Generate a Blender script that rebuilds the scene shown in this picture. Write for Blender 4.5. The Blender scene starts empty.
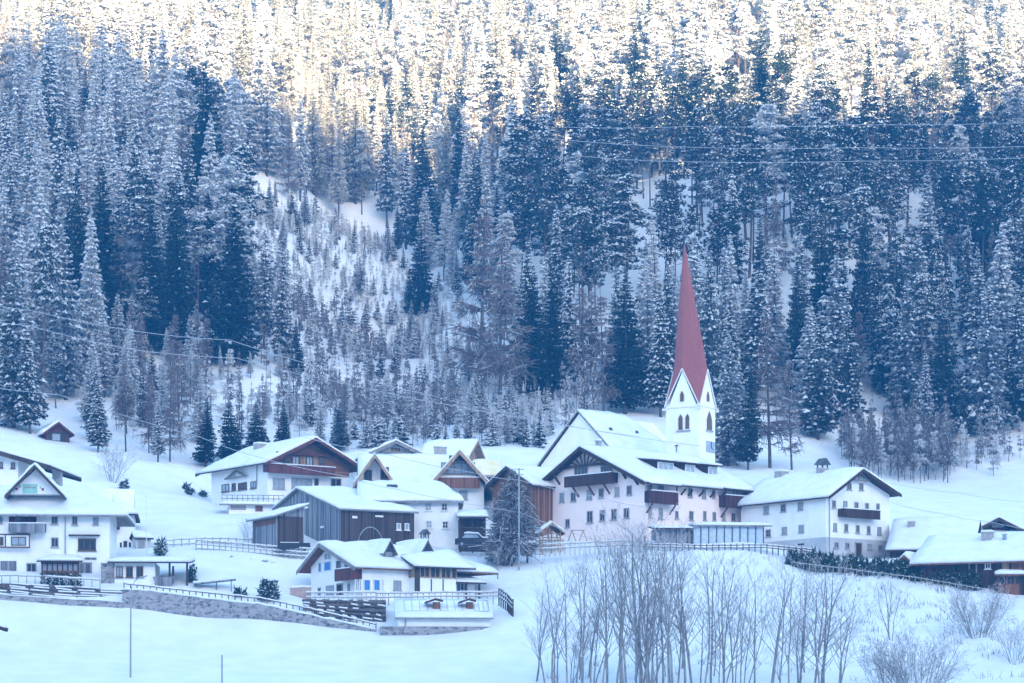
import bpy, bmesh, math, random
import numpy as np
from mathutils import Vector, Matrix, noise as mnoise

random.seed(7); np.random.seed(7)
R = math.radians
sc = bpy.context.scene
COL = sc.collection

# ------------------------------------------------------------------ camera model
FPX = 1024 / 36.0 * 100.0          # 100 mm lens, pixels
YH = 750.0                         # picture row of the horizon (level camera, lens shift)
def ray(x, y, Y):                  # point seen at pixel (x, y) at distance Y
    return Vector(((x - 512.0) / FPX * Y, Y, (YH - y) / FPX * Y))
cam = bpy.data.cameras.new('camera'); cam.lens = 100; cam.sensor_width = 36
cam.clip_start = 1.0; cam.clip_end = 6000
cam.shift_y = (YH - 341.5) / 1024.0
camo = bpy.data.objects.new('camera', cam); COL.objects.link(camo)
camo.rotation_euler = (math.pi / 2, 0, 0)
sc.camera = camo

# ------------------------------------------------------------------ object helpers
def tag(o, label=None, cat=None, group=None, kind=None):
    if label: o['label'] = label
    if cat: o['category'] = cat
    if group: o['group'] = group
    if kind: o['kind'] = kind
    return o
def empty(name, loc=(0, 0, 0), rz=0.0):
    o = bpy.data.objects.new(name, None); COL.objects.link(o)
    o.location = loc; o.rotation_euler = (0, 0, rz); o.empty_display_size = 0.5
    return o
def link(name, me, parent=None):
    o = bpy.data.objects.new(name, me); COL.objects.link(o)
    if parent: o.parent = parent
    return o
class MB:
    """collects shapes, becomes ONE mesh"""
    def __init__(s): s.v = []; s.f = []; s.m = []
    def add(s, vs, fs, mi=0):
        b = len(s.v); s.v.extend([tuple(p) for p in vs])
        for f in fs: s.f.append([b + i for i in f]); s.m.append(mi)
        return s
    def box(s, x0, x1, y0, y1, z0, z1, mi=0):
        vs = [(x0,y0,z0),(x1,y0,z0),(x1,y1,z0),(x0,y1,z0),(x0,y0,z1),(x1,y0,z1),(x1,y1,z1),(x0,y1,z1)]
        return s.add(vs, [(0,3,2,1),(4,5,6,7),(0,1,5,4),(1,2,6,5),(2,3,7,6),(3,0,4,7)], mi)
    def prism(s, poly, d, mi=0):
        """poly: list of 3D points (planar), d: extrusion vector"""
        n = len(poly); d = Vector(d); p = [Vector(q) for q in poly]
        vs = p + [q + d for q in p]
        fs = [tuple(range(n))[::-1], tuple(range(n, 2*n))]
        fs += [(i, (i+1) % n, n + (i+1) % n, n + i) for i in range(n)]
        return s.add(vs, fs, mi)
    def tube(s, pts, r, n=6, mi=0, cap=True):
        pts = [Vector(p) for p in pts]; k = len(pts)
        rs = r if isinstance(r, (list, tuple)) else [r] * k
        vs = []
        for i, p in enumerate(pts):
            d = (pts[min(i+1, k-1)] - pts[max(i-1, 0)]).normalized()
            a = d.orthogonal().normalized() if abs(d.z) > .9 else d.cross(Vector((0,0,1))).normalized()
            b = d.cross(a)
            for j in range(n):
                t = 2*math.pi*j/n
                vs.append(p + (a*math.cos(t) + b*math.sin(t)) * rs[i])
        fs = [(i*n+j, i*n+(j+1)%n, (i+1)*n+(j+1)%n, (i+1)*n+j) for i in range(k-1) for j in range(n)]
        if cap: fs += [tuple(range(n))[::-1], tuple((k-1)*n+j for j in range(n))]
        return s.add(vs, fs, mi)
    def bar(s, p, q, w, h=None, mi=0):
        """square bar from p to q"""
        p, q = Vector(p), Vector(q); h = h or w
        d = (q-p).normalized()
        a = d.cross(Vector((0,0,1))); a = a.normalized() if a.length > 1e-4 else Vector((1,0,0))
        b = a.cross(d).normalized()
        c = [a*w/2 + b*h/2, -a*w/2 + b*h/2, -a*w/2 - b*h/2, a*w/2 - b*h/2]
        vs = [p + k for k in c] + [q + k for k in c]
        return s.add(vs, [(0,1,2,3),(7,6,5,4),(0,4,5,1),(1,5,6,2),(2,6,7,3),(3,7,4,0)], mi)
    def mesh(s, name, mats):
        me = bpy.data.meshes.new(name); me.from_pydata(s.v, [], s.f)
        for m in (mats if isinstance(mats, (list, tuple)) else [mats]): me.materials.append(m)
        if any(s.m): me.polygons.foreach_set('material_index', s.m)
        me.update(); return me
    def build(s, name, mats, parent=None, smooth=False):
        me = s.mesh(name, mats)
        bm = bmesh.new(); bm.from_mesh(me)
        bmesh.ops.recalc_face_normals(bm, faces=bm.faces); bm.to_mesh(me); bm.free()
        if smooth: me.polygons.foreach_set('use_smooth', [True]*len(me.polygons))
        return link(name, me, parent)
def np_mesh(name, V, F, MI, mats):
    """triangle soup from arrays"""
    me = bpy.data.meshes.new(name)
    me.vertices.add(len(V)); me.vertices.foreach_set('co', np.asarray(V, np.float32).ravel())
    F = np.asarray(F, np.int32); n = len(F); k = F.shape[1]
    me.loops.add(n*k); me.loops.foreach_set('vertex_index', F.ravel())
    me.polygons.add(n); me.polygons.foreach_set('loop_start', np.arange(0, n*k, k, dtype=np.int32))
    me.polygons.foreach_set('material_index', np.asarray(MI, np.int32))
    for m in mats: me.materials.append(m)
    me.update(calc_edges=True); me.validate()
    return me

# ------------------------------------------------------------------ materials
def node_mat(name):
    m = bpy.data.materials.new(name); m.use_nodes = True
    nt = m.node_tree; b = nt.nodes['Principled BSDF']
    return m, nt, b
def N(nt, t, **kw):
    n = nt.nodes.new(t)
    for k, v in kw.items():
        if k.startswith('_'): setattr(n, k[1:], v)
        else: n.inputs[k].default_value = v
    return n
def ramp(nt, fac, cols):
    r = nt.nodes.new('ShaderNodeValToRGB'); e = r.color_ramp.elements
    while len(e) < len(cols): e.new(0.5)
    for i, (p, c) in enumerate(cols): e[i].position = p; e[i].color = (*c, 1)
    nt.links.new(fac, r.inputs[0]); return r.outputs[0]
def mat_noise(name, c1, c2, scale=3.0, rough=.8, detail=4, bump=0.0, bscale=None, stretch=(1,1,1), lo=.35, hi=.65, spec=.25):
    m, nt, b = node_mat(name)
    tc = N(nt, 'ShaderNodeTexCoord'); mp = N(nt, 'ShaderNodeMapping'); mp.inputs['Scale'].default_value = stretch
    nt.links.new(tc.outputs['Object'], mp.inputs[0])
    n = N(nt, 'ShaderNodeTexNoise', Scale=scale, Detail=detail)
    nt.links.new(mp.outputs[0], n.inputs['Vector'])
    nt.links.new(ramp(nt, n.outputs[0], [(lo, c1), (hi, c2)]), b.inputs['Base Color'])
    b.inputs['Roughness'].default_value = rough; b.inputs['Specular IOR Level'].default_value = spec
    if bump:
        n2 = N(nt, 'ShaderNodeTexNoise', Scale=bscale or scale*4, Detail=5)
        nt.links.new(mp.outputs[0], n2.inputs['Vector'])
        bp = N(nt, 'ShaderNodeBump', Strength=bump, Distance=.1)
        nt.links.new(n2.outputs[0], bp.inputs['Height']); nt.links.new(bp.outputs[0], b.inputs['Normal'])
    return m
def mat_planks(name, c1, c2, width=.22, horizontal=False, rough=.85, gap=.06):
    """boards: each board its own tone, dark joints, streaky grain"""
    m, nt, b = node_mat(name)
    tc = N(nt, 'ShaderNodeTexCoord'); sp = N(nt, 'ShaderNodeSeparateXYZ')
    nt.links.new(tc.outputs['Object'], sp.inputs[0])
    if horizontal: src = sp.outputs[2]
    else:
        ad = N(nt, 'ShaderNodeMath', _operation='ADD'); nt.links.new(sp.outputs[0], ad.inputs[0]); nt.links.new(sp.outputs[1], ad.inputs[1]); src = ad.outputs[0]
    dv = N(nt, 'ShaderNodeMath', _operation='DIVIDE'); dv.inputs[1].default_value = width; nt.links.new(src, dv.inputs[0])
    fl = N(nt, 'ShaderNodeMath', _operation='FLOOR'); nt.links.new(dv.outputs[0], fl.inputs[0])
    fr = N(nt, 'ShaderNodeMath', _operation='FRACT'); nt.links.new(dv.outputs[0], fr.inputs[0])
    wn = N(nt, 'ShaderNodeTexWhiteNoise', _noise_dimensions='1D'); nt.links.new(fl.outputs[0], wn.inputs['W'])
    mp = N(nt, 'ShaderNodeMapping'); mp.inputs['Scale'].default_value = (.4,.4,6) if horizontal else (6,6,.4)
    nt.links.new(tc.outputs['Object'], mp.inputs[0])
    gn = N(nt, 'ShaderNodeTexNoise', Scale=1.2, Detail=4); nt.links.new(mp.outputs[0], gn.inputs['Vector'])
    av = N(nt, 'ShaderNodeMath', _operation='MULTIPLY_ADD'); av.inputs[1].default_value = .55
    nt.links.new(wn.outputs[0], av.inputs[0])
    g2 = N(nt, 'ShaderNodeMath', _operation='MULTIPLY'); g2.inputs[1].default_value = .6; nt.links.new(gn.outputs[0], g2.inputs[0])
    nt.links.new(g2.outputs[0], av.inputs[2])
    col = ramp(nt, av.outputs[0], [(.2, c1), (.75, c2)])
    lt = N(nt, 'ShaderNodeMath', _operation='GREATER_THAN'); lt.inputs[1].default_value = gap; nt.links.new(fr.outputs[0], lt.inputs[0])
    mx = N(nt, 'ShaderNodeMix', _data_type='RGBA'); nt.links.new(lt.outputs[0], mx.inputs[0])
    mx.inputs[6].default_value = (c1[0]*.3, c1[1]*.3, c1[2]*.3, 1); nt.links.new(col, mx.inputs[7])
    nt.links.new(mx.outputs[2], b.inputs['Base Color']); b.inputs['Roughness'].default_value = rough
    b.inputs['Specular IOR Level'].default_value = .2
    return m
def mat_stone(name, scale=1.6, c1=(.13,.13,.14), c2=(.34,.32,.31), snow=.0):
    m, nt, b = node_mat(name)
    tc = N(nt, 'ShaderNodeTexCoord')
    mp = N(nt, 'ShaderNodeMapping'); mp.inputs['Scale'].default_value = (1,1,1.6); nt.links.new(tc.outputs['Object'], mp.inputs[0])
    vo = N(nt, 'ShaderNodeTexVoronoi', Scale=scale); nt.links.new(mp.outputs[0], vo.inputs['Vector'])
    ve = N(nt, 'ShaderNodeTexVoronoi', Scale=scale, _feature='DISTANCE_TO_EDGE'); nt.links.new(mp.outputs[0], ve.inputs['Vector'])
    sx = N(nt, 'ShaderNodeSeparateColor'); nt.links.new(vo.outputs['Color'], sx.inputs[0])
    col = ramp(nt, sx.outputs[0], [(0, c1), (.6, c2), (1, (c2[0]*1.2, c2[1]*1.15, c2[2]*1.1))])
    ns = N(nt, 'ShaderNodeTexNoise', Scale=1.3, Detail=6); nt.links.new(tc.outputs['Object'], ns.inputs['Vector'])
    sn = ramp(nt, ns.outputs[0], [(.55-snow, (0,0,0)), (.62-snow, (1,1,1))])
    jm = N(nt, 'ShaderNodeMath', _operation='GREATER_THAN'); jm.inputs[1].default_value = .045; nt.links.new(ve.outputs['Distance'], jm.inputs[0])
    mx = N(nt, 'ShaderNodeMix', _data_type='RGBA'); nt.links.new(jm.outputs[0], mx.inputs[0]); mx.inputs[6].default_value = (.3,.3,.31,1); nt.links.new(col, mx.inputs[7])
    m2 = N(nt, 'ShaderNodeMix', _data_type='RGBA'); nt.links.new(sn, m2.inputs[0]); nt.links.new(mx.outputs[2], m2.inputs[6]); m2.inputs[7].default_value = (.85,.87,.9,1)
    nt.links.new(m2.outputs[2], b.inputs['Base Color'])
    bp = N(nt, 'ShaderNodeBump', Strength=.6, Distance=.12); nt.links.new(ve.outputs['Distance'], bp.inputs['Height']); nt.links.new(bp.outputs[0], b.inputs['Normal'])
    b.inputs['Roughness'].default_value = .9
    return m
def mat_plain(name, c, rough=.5, metal=0.0, spec=.4):
    m, nt, b = node_mat(name)
    tc = N(nt, 'ShaderNodeTexCoord'); n = N(nt, 'ShaderNodeTexNoise', Scale=2.5, Detail=5); nt.links.new(tc.outputs['Object'], n.inputs['Vector'])
    nt.links.new(ramp(nt, n.outputs[0], [(.3, tuple(k*.85 for k in c)), (.7, tuple(min(1, k*1.1) for k in c))]), b.inputs['Base Color'])
    b.inputs['Roughness'].default_value = rough; b.inputs['Metallic'].default_value = metal; b.inputs['Specular IOR Level'].default_value = spec
    return m
M = {}
M['snow']     = mat_noise('snow', (.70,.73,.76), (.78,.80,.82), scale=.8, rough=.65, bump=.35, bscale=2.5, spec=.2)
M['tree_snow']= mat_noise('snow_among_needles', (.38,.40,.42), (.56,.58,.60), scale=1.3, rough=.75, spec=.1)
M['ground']   = mat_noise('snow_ground', (.69,.72,.75), (.77,.79,.81), scale=.35, rough=.7, bump=.5, bscale=.9, spec=.15)
M['white']    = mat_noise('white_plaster', (.80,.80,.79), (.87,.87,.85), scale=.7, rough=.9, bump=.1, bscale=12)
M['pink']     = mat_noise('pink_plaster', (.88,.71,.67), (.91,.76,.72), scale=.6, rough=.9, bump=.1, bscale=12)
M['cream']    = mat_noise('cream_plaster', (.68,.66,.60), (.78,.76,.69), scale=.7, rough=.9)
M['grey_plaster'] = mat_noise('grey_plinth_plaster', (.42,.43,.45), (.50,.51,.53), scale=.8, rough=.9)
M['dark_wood']= mat_planks('dark_brown_boards', (.028,.018,.015), (.075,.042,.032), .2)
M['brown']    = mat_planks('brown_boards', (.10,.045,.03), (.24,.115,.075), .2)
M['brown_h']  = mat_planks('brown_boards_lying', (.12,.055,.036), (.30,.155,.10), .25, True)
M['red_wood'] = mat_planks('red_brown_boards', (.07,.028,.026), (.15,.055,.05), .2)
M['grey_wood']= mat_planks('weathered_grey_boards', (.040,.048,.065), (.30,.31,.34), .21)
M['plum_wood']= mat_planks('dark_purple_boards', (.026,.019,.018), (.090,.066,.060), .2)
M['tan']      = mat_planks('light_tan_boards', (.24,.155,.10), (.40,.28,.20), .25)
M['maroon']   = mat_planks('dark_maroon_boards', (.040,.018,.020), (.095,.040,.042), .2)
M['beam']     = mat_noise('dark_beam_wood', (.04,.028,.024), (.085,.058,.045), scale=3, stretch=(1,1,.3))
M['beam_grey']= mat_noise('grey_beam_wood', (.16,.15,.15), (.28,.26,.25), scale=3)
M['log']      = mat_noise('old_log_wood', (.07,.06,.06), (.17,.15,.14), scale=4)
M['glass']    = mat_plain('window_glass', (.03,.035,.045), rough=.08, spec=.6)
M['glass_l']  = mat_plain('pale_window_glass', (.30,.36,.42), rough=.12, spec=.6)
M['blue']     = mat_plain('blue_blind', (.05,.20,.52), rough=.6)
M['frame_w']  = mat_plain('white_window_frame', (.72,.72,.70), rough=.6)
M['frame_b']  = mat_plain('brown_window_frame', (.13,.07,.045), rough=.6)
M['frame_g']  = mat_plain('grey_window_frame', (.32,.31,.31), rough=.6)
M['shingle']  = mat_noise('red_spire_shingles', (.25,.080,.080), (.32,.105,.100), scale=5, rough=.75, bump=.5, bscale=14, stretch=(1,1,2.2))
M['stone']    = mat_stone('rubble_stone', 2.5, (.09,.09,.10), (.30,.29,.30), snow=-.3)
M['stone_s']  = mat_stone('snowy_boulders', 1.1, (.10,.11,.13), (.26,.26,.28), snow=.06)
M['concrete'] = mat_noise('grey_concrete', (.30,.31,.33), (.42,.43,.44), scale=1.2, rough=.9)
M['metal']    = mat_plain('grey_metal', (.30,.32,.34), rough=.45, metal=.6)
M['dark_metal']= mat_plain('dark_metal', (.06,.065,.075), rough=.45, metal=.5)
M['poly']     = mat_plain('pale_blue_glazing_sheet', (.46,.56,.66), rough=.25, spec=.5)
M['yellow']   = mat_noise('yellow_snow_dusted_boards', (.74,.64,.36), (.82,.78,.62), scale=.8)
M['brick']    = mat_noise('chimney_render', (.28,.27,.27), (.40,.38,.37), scale=3)
M['bark']     = mat_noise('grey_bark', (.060,.055,.055), (.13,.12,.115), scale=6, stretch=(1,1,.25), rough=.95)
M['bark_red'] = mat_noise('pine_bark', (.07,.045,.035), (.16,.105,.08), scale=5, stretch=(1,1,.25), rough=.95)
M['bark_pale']= mat_noise('alder_bark', (.19,.185,.18), (.33,.32,.315), scale=6, stretch=(1,1,.25), rough=.95)
M['twig']     = mat_noise('frosted_twigs', (.11,.098,.098), (.23,.21,.21), scale=2, rough=.95)
M['twig_p']   = mat_noise('pale_alder_twigs', (.24,.23,.23), (.42,.40,.40), scale=2, rough=.95)
M['rime']     = mat_noise('rimed_twigs', (.50,.51,.52), (.76,.77,.79), scale=1.5, rough=.95)
M['larch']    = mat_noise('bare_larch_twigs', (.13,.105,.098), (.25,.205,.195), scale=.7, rough=.95)
def mat_frost(name, c1, c2, amt, frost=(.52,.56,.60)):
    """needles with hoar frost: a fine irregular dusting and bigger frosted patches, different on every tree"""
    m, nt, b = node_mat(name)
    tc = N(nt, 'ShaderNodeTexCoord'); oi = N(nt, 'ShaderNodeObjectInfo')
    n1 = N(nt, 'ShaderNodeTexNoise', Scale=.45, Detail=3); n2 = N(nt, 'ShaderNodeTexNoise', Scale=3.0, Detail=3); n3 = N(nt, 'ShaderNodeTexNoise', Scale=1.1, Detail=2)
    for n in (n1, n2, n3): nt.links.new(tc.outputs['Object'], n.inputs['Vector'])
    col = ramp(nt, n3.outputs[0], [(.3, c1), (.7, c2)])
    ad = N(nt, 'ShaderNodeMath', _operation='ADD'); nt.links.new(n1.outputs[0], ad.inputs[0]); nt.links.new(n2.outputs[0], ad.inputs[1])
    rn = N(nt, 'ShaderNodeMath', _operation='MULTIPLY_ADD'); rn.inputs[1].default_value = .34; nt.links.new(oi.outputs['Random'], rn.inputs[0]); nt.links.new(ad.outputs[0], rn.inputs[2])
    mr = N(nt, 'ShaderNodeMapRange'); mr.inputs[1].default_value = 1.42-amt; mr.inputs[2].default_value = 1.62-amt*.8; nt.links.new(rn.outputs[0], mr.inputs[0])
    mx = N(nt, 'ShaderNodeMix', _data_type='RGBA'); nt.links.new(mr.outputs[0], mx.inputs[0]); nt.links.new(col, mx.inputs[6]); mx.inputs[7].default_value = (*frost, 1)
    nt.links.new(mx.outputs[2], b.inputs['Base Color']); b.inputs['Roughness'].default_value = .85; b.inputs['Specular IOR Level'].default_value = .15
    return m
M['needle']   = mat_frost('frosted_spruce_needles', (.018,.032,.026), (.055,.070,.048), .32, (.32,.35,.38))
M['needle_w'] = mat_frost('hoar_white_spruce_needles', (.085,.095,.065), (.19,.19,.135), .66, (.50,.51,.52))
M['needle_u'] = mat_frost('upland_needles', (.12,.122,.078), (.24,.23,.15), .56, (.43,.43,.41))  # lit copy of the needles: sunlit warmth and paleness put into the colour
M['needle_d'] = mat_frost('dark_spruce_needles', (.008,.020,.018), (.024,.042,.032), .04)
M['needle_q'] = mat_frost('dark_pine_needles', (.008,.020,.017), (.026,.044,.030), .10, (.26,.29,.32))
M['needle_p'] = mat_frost('frosted_pine_needles', (.016,.030,.024), (.048,.062,.040), .24, (.30,.33,.36))
M['hedge']    = mat_noise('hedge_leaves', (.015,.035,.025), (.05,.085,.055), scale=2, rough=.8)
M['terracotta'] = mat_plain('faded_terracotta', (.42,.30,.27), rough=.9)
M['mural']    = mat_plain('pale_green_mural', (.30,.58,.50), rough=.9)
M['rust']     = mat_plain('faded_red_paint', (.25,.06,.05), rough=.6)
M['black']    = mat_plain('dark_paint', (.02,.022,.028), rough=.35)
SKY_STRENGTH, SUN_STRENGTH, HAZE, EXPOSURE = 0.054, 2.1, 0.00030, 4.18
HAZE_COL = (.08, .47, 1.0, 1)
# ------------------------------------------------------------------ terrain: control points read as (pixel x, pixel y, distance)
CP = []
def cp(*pts):
    for x, y, Y in pts: CP.append(ray(x, y, Y))
for x in range(-350, 1401, 125):                       # the field's lower end, the valley in front, the bank under the camera
    cp((x, 684, 258)); cp((x, 736, 236))
for X in (-220, -110, 0, 110, 220):
    CP += [Vector((X, 165, -8)), Vector((X, 90, -9)), Vector((X, 30, -4)), Vector((X, 0, -2.6)), Vector((X, -50, -3))]
cp((-200,604,284),(-80,602,284),(0,603,284),(70,609,284),(150,614,284),(205,618,284),(270,621,283),(330,627,282),(390,633,281),(440,636,280),(480,634,279.5),(520,636,277))
cp((-200,579,289),(-80,578,289),(0,580,289),(70,582,289),(130,587,288),(205,592,288),(260,596,288),(300,602,287.5))
cp((310,600,291),(350,600,292),(420,600,292),(480,600,292),(505,604,290),(540,604,288),(530,570,304),(560,575,302))
cp((160,575,296),(220,572,296),(250,586,292),(285,592,292),(200,552,305),(250,556,304),(300,553,307),(160,548,309),(330,556,305))
cp((-200,520,325),(0,540,318),(60,535,318),(110,545,312),(150,536,316),(200,530,318),(240,520,324),(150,505,338),(100,490,345),(196,497,346))
cp((-200,450,370),(-100,428,372),(0,430,372),(55,441,372),(100,450,371),(150,460,369),(185,466,368),(200,472,372),(206,494,360),(214,507,352),(240,511,345),(225,500,362))
cp((250,545,312),(330,548,312),(410,549,314),(460,552,316),(480,556,312),(230,511,338),(290,510,338),(350,508,338),(420,502,338),(480,500,340))
cp((330,470,362),(400,475,358),(450,472,358),(500,476,356),(515,545,322),(545,546,318),(520,560,312))
cp((560,545,320),(620,545,321),(690,545,322),(750,546,322),(600,552,313),(655,547,309),(700,546,309),(763,546,309.5),(655,555,306),(710,555,306),(765,556,307),(790,552,314),(830,556,317),(890,558,320),(560,566,306))
cp((640,600,290),(700,600,290),(560,640,274),(620,645,272),(720,640,274),(820,630,277),(900,620,283),(980,625,283),(1060,640,278))
cp((790,565,308),(850,573,305),(920,581,301),(985,592,297),(1060,602,294),(920,556,312),(970,560,309),(1020,562,307),(1100,566,306),(1200,560,310))
cp((905,530,330),(1000,520,338),(1100,520,338),(950,495,366),(1020,492,372),(900,487,376),(1100,490,372),(1000,473,396),(900,480,388),(1100,470,396),(1250,480,380))
cp((560,480,352),(640,480,352),(720,490,348),(540,452,368),(600,462,372),(700,470,370),(800,478,366),(850,470,378))
cp((300,425,392),(250,430,388),(150,430,392),(60,425,386),(-40,415,386),(400,440,384),(470,430,392),(540,430,390),(620,440,390),(720,446,392),(800,448,396),(860,444,404),(940,442,410),(1020,436,416),(1120,430,416))
for x in (-330, -150, 0, 130, 260, 380, 512, 640, 770, 900, 1024, 1180, 1350):   # the mountain side: about 26 degrees
    k = math.sin(x*.011)*6 + math.sin(x*.023+2)*4
    c1 = -14*math.exp(-((x-370)/130.0)**2)
    for Y in (450, 500, 560, 620, 690, 800, 950, 1150):
        z = 46.6 + (Y-402)*.462 + (k + c1)*min(1, (Y-400)/60.0) - max(0, Y-800)*.12
        CP.append(Vector(((x-512)/FPX*min(Y,700)*(1 if Y<=700 else (1+(Y-700)/900)), Y, z)))
_zt = ray(361, 600.5, 290.5).z
CP += [Vector((ray(x, 600, Y).x, Y, _zt)) for x, Y in ((312, 298), (300, 295), (335, 294), (420, 297), (470, 296))]
P_ = np.array([(p.x, p.y, p.z) for p in CP]); S_ = 100.0
def _phi(r2): return np.where(r2 > 1e-12, .5*r2*np.log(np.maximum(r2, 1e-12)), 0)
def _fit():
    xy = P_[:, :2]/S_; n = len(xy)
    r2 = ((xy[:, None]-xy[None])**2).sum(-1)
    A = np.zeros((n+3, n+3)); A[:n, :n] = _phi(r2) + np.eye(n)*1e-4
    A[:n, n] = 1; A[:n, n+1:] = xy; A[n, :n] = 1; A[n+1:, :n] = xy.T
    b = np.zeros(n+3); b[:n] = P_[:, 2]
    return np.linalg.solve(A, b)
W_ = _fit()
def ground_np(X, Y):
    X = np.asarray(X, float); Y = np.asarray(Y, float); sh = X.shape
    q = np.stack([X.ravel(), Y.ravel()], 1)/S_; out = np.empty(len(q)); n = len(P_); xy = P_[:, :2]/S_
    for i in range(0, len(q), 20000):
        c = q[i:i+20000]; r2 = ((c[:, None]-xy[None])**2).sum(-1)
        out[i:i+20000] = _phi(r2)@W_[:n] + W_[n] + c@W_[n+1:]
    xr, yr = X.ravel(), Y.ravel()
    far = np.clip((yr-385)/60, 0, 1)                     # humps and gullies on the mountain
    out += far*(1.6*np.sin(xr*.13+yr*.05)*np.sin(yr*.11-xr*.04) + .9*np.sin(xr*.31+1)*np.sin(yr*.27))
    near = np.clip((yr-228)/15, 0, 1)*np.clip((262-yr)/20+1.2, .25, 1)
    out += near*(.10*np.sin(xr*.55+yr*.3)*np.sin(yr*.5) + .06*np.sin(xr*1.3+.7)*np.sin(yr*1.1+xr*.2))
    rt = np.clip((xr-2)/8, 0, 1)*np.clip((yr-252)/6, 0, 1)*np.clip((312-yr)/8, 0, 1)   # rough slope under the thicket
    out += rt*(.22*np.sin(xr*.9+yr*.6)*np.sin(yr*.8-xr*.3) + .14*np.sin(xr*2.1+1)*np.sin(yr*1.7+xr*.5))
    return out.reshape(sh)
def ground(X, Y): return float(ground_np(np.array([X]), np.array([Y]))[0])
_YS0 = np.arange(236, 900, 4.0)
def hit(x, y):
    """where the line of sight through a picture point meets the ground"""
    g = ground_np((x-512)/FPX*_YS0, _YS0); i = int(np.argmax(g >= (YH-y)/FPX*_YS0))
    a_ = _YS0[max(0, i-1)] if (g >= (YH-y)/FPX*_YS0).any() else 896.0
    _YS = np.arange(a_, a_+4.3, .2); X = (x-512)/FPX*_YS; Z = (YH-y)/FPX*_YS
    g = ground_np(X, _YS); i = np.argmax(g >= Z)
    if not (g >= Z).any(): i = len(_YS)-1
    return Vector((X[i], _YS[i], g[i]))
def axis(segs):
    out = []
    for a, b, s in segs: out += list(np.arange(a, b, s))
    return np.array(out + [segs[-1][1]])
xs = axis([(-620,-330,29),(-330,-130,10),(-130,-75,4),(-75,75,1.25),(75,130,4),(130,330,10),(330,620,29)])
ys = axis([(-120,0,20),(0,225,9),(225,255,2.5),(255,345,1.1),(345,420,2.0),(420,720,5),(720,1200,24)])
GX, GY = np.meshgrid(xs, ys); GZ = ground_np(GX, GY)
V = np.stack([GX.ravel(), GY.ravel(), GZ.ravel()], 1); nx, ny = len(xs), len(ys)
ii, jj = np.meshgrid(np.arange(nx-1), np.arange(ny-1)); a = (jj*nx+ii).ravel()
F = np.stack([a, a+1, a+nx+1, a+nx], 1)
me = np_mesh('ground', V, F, np.zeros(len(F)), [M['ground']])
me.polygons.foreach_set('use_smooth', [True]*len(F))
tag(link('ground', me), kind='structure')

# ------------------------------------------------------------------ sun and the mountain across the valley that keeps the village in shade
SUN_EL, SUN_AZ = R(10.5), R(17.0)           # the sun stands behind the camera, to its right
SD = Vector((-math.sin(SUN_AZ)*math.cos(SUN_EL), math.cos(SUN_AZ)*math.cos(SUN_EL), -math.sin(SUN_EL)))
RIDGE_Y = -430.0
shade_line = [(-500,97),(-200,102),(0,107),(110,107),(200,142),(300,152),(420,182),(540,172),(620,187),(700,174),(800,172),(900,164),(1024,137),(1250,137),(1500,137)]
rx, rz = [], []
for x, y in shade_line:
    p = hit(x, y); p.z += 4.0
    t = (p.y - RIDGE_Y)/SD.y; q = p - SD*t
    rx.append(q.x); rz.append(q.z)
rx, rz = np.array(rx), np.array(rz)
mx_ = np.concatenate([np.arange(-700, rx.min(), 40), np.arange(rx.min(), rx.max(), 6), np.arange(rx.max(), 1500, 40)])
top = np.interp(mx_, rx, rz)
V = []
prof = [(-120, None), (-160, .10), (-210, .24), (-270, .45), (-330, .66), (-385, .85), (RIDGE_Y, 1.0), (-500, .86), (-640, .5), (-800, .1)]
for k, (yy, fr_) in enumerate(prof):
    for i, X in enumerate(mx_):
        z = -6 + (top[i]+6)*(fr_ or -.02)
        if fr_ and fr_ != 1.0: z += 6*math.sin(X*.03+yy*.02)*math.sin(yy*.05+X*.011)
        V.append((X, yy, z))
n = len(mx_); F = [(k*n+i, k*n+i+1, (k+1)*n+i+1, (k+1)*n+i) for k in range(len(prof)-1) for i in range(n-1)]
M['far_snow'] = mat_noise('snowy_wooded_mountain', (.30,.33,.36), (.80,.83,.86), scale=.03, detail=8, rough=.9, lo=.42, hi=.56)
me = np_mesh('mountain', V, F, np.zeros(len(F)), [M['far_snow']])
tag(link('mountain', me), kind='structure')
RIDGE_TOP = float(top.max())

w = bpy.data.worlds.new('World'); sc.world = w; w.use_nodes = True
nt = w.node_tree; bg = nt.nodes['Background']
sky = nt.nodes.new('ShaderNodeTexSky'); sky.sky_type = 'NISHITA'; sky.sun_disc = False
sky.sun_elevation = SUN_EL; sky.sun_rotation = math.atan2(-SD.x, -SD.y)
sky.altitude = 1200; sky.air_density = 0.95; sky.dust_density = 3.6; sky.ozone_density = .5
nt.links.new(sky.outputs[0], bg.inputs[0]); bg.inputs[1].default_value = SKY_STRENGTH
sl = bpy.data.lights.new('sun', 'SUN'); sl.energy = SUN_STRENGTH; sl.angle = R(.5); sl.color = (1.0, .755, .42)
so = bpy.data.objects.new('sun', sl); COL.objects.link(so); so.rotation_euler = SD.to_track_quat('-Z', 'Y').to_euler()

# ------------------------------------------------------------------ the cold haze in the valley
hz = MB().box(-720, 1520, -820, 1210, -24, max(RIDGE_TOP, 380)+6)
m = bpy.data.materials.new('cold_haze'); m.use_nodes = True; nt = m.node_tree; nt.nodes.clear()
o_ = nt.nodes.new('ShaderNodeOutputMaterial'); pv = nt.nodes.new('ShaderNodeVolumePrincipled')
pv.inputs['Color'].default_value = HAZE_COL; pv.inputs['Density'].default_value = HAZE; pv.inputs['Anisotropy'].default_value = 0.0
nt.links.new(pv.outputs[0], o_.inputs['Volume'])
if HAZE > 0: tag(hz.build('haze', m), kind='stuff')

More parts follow.
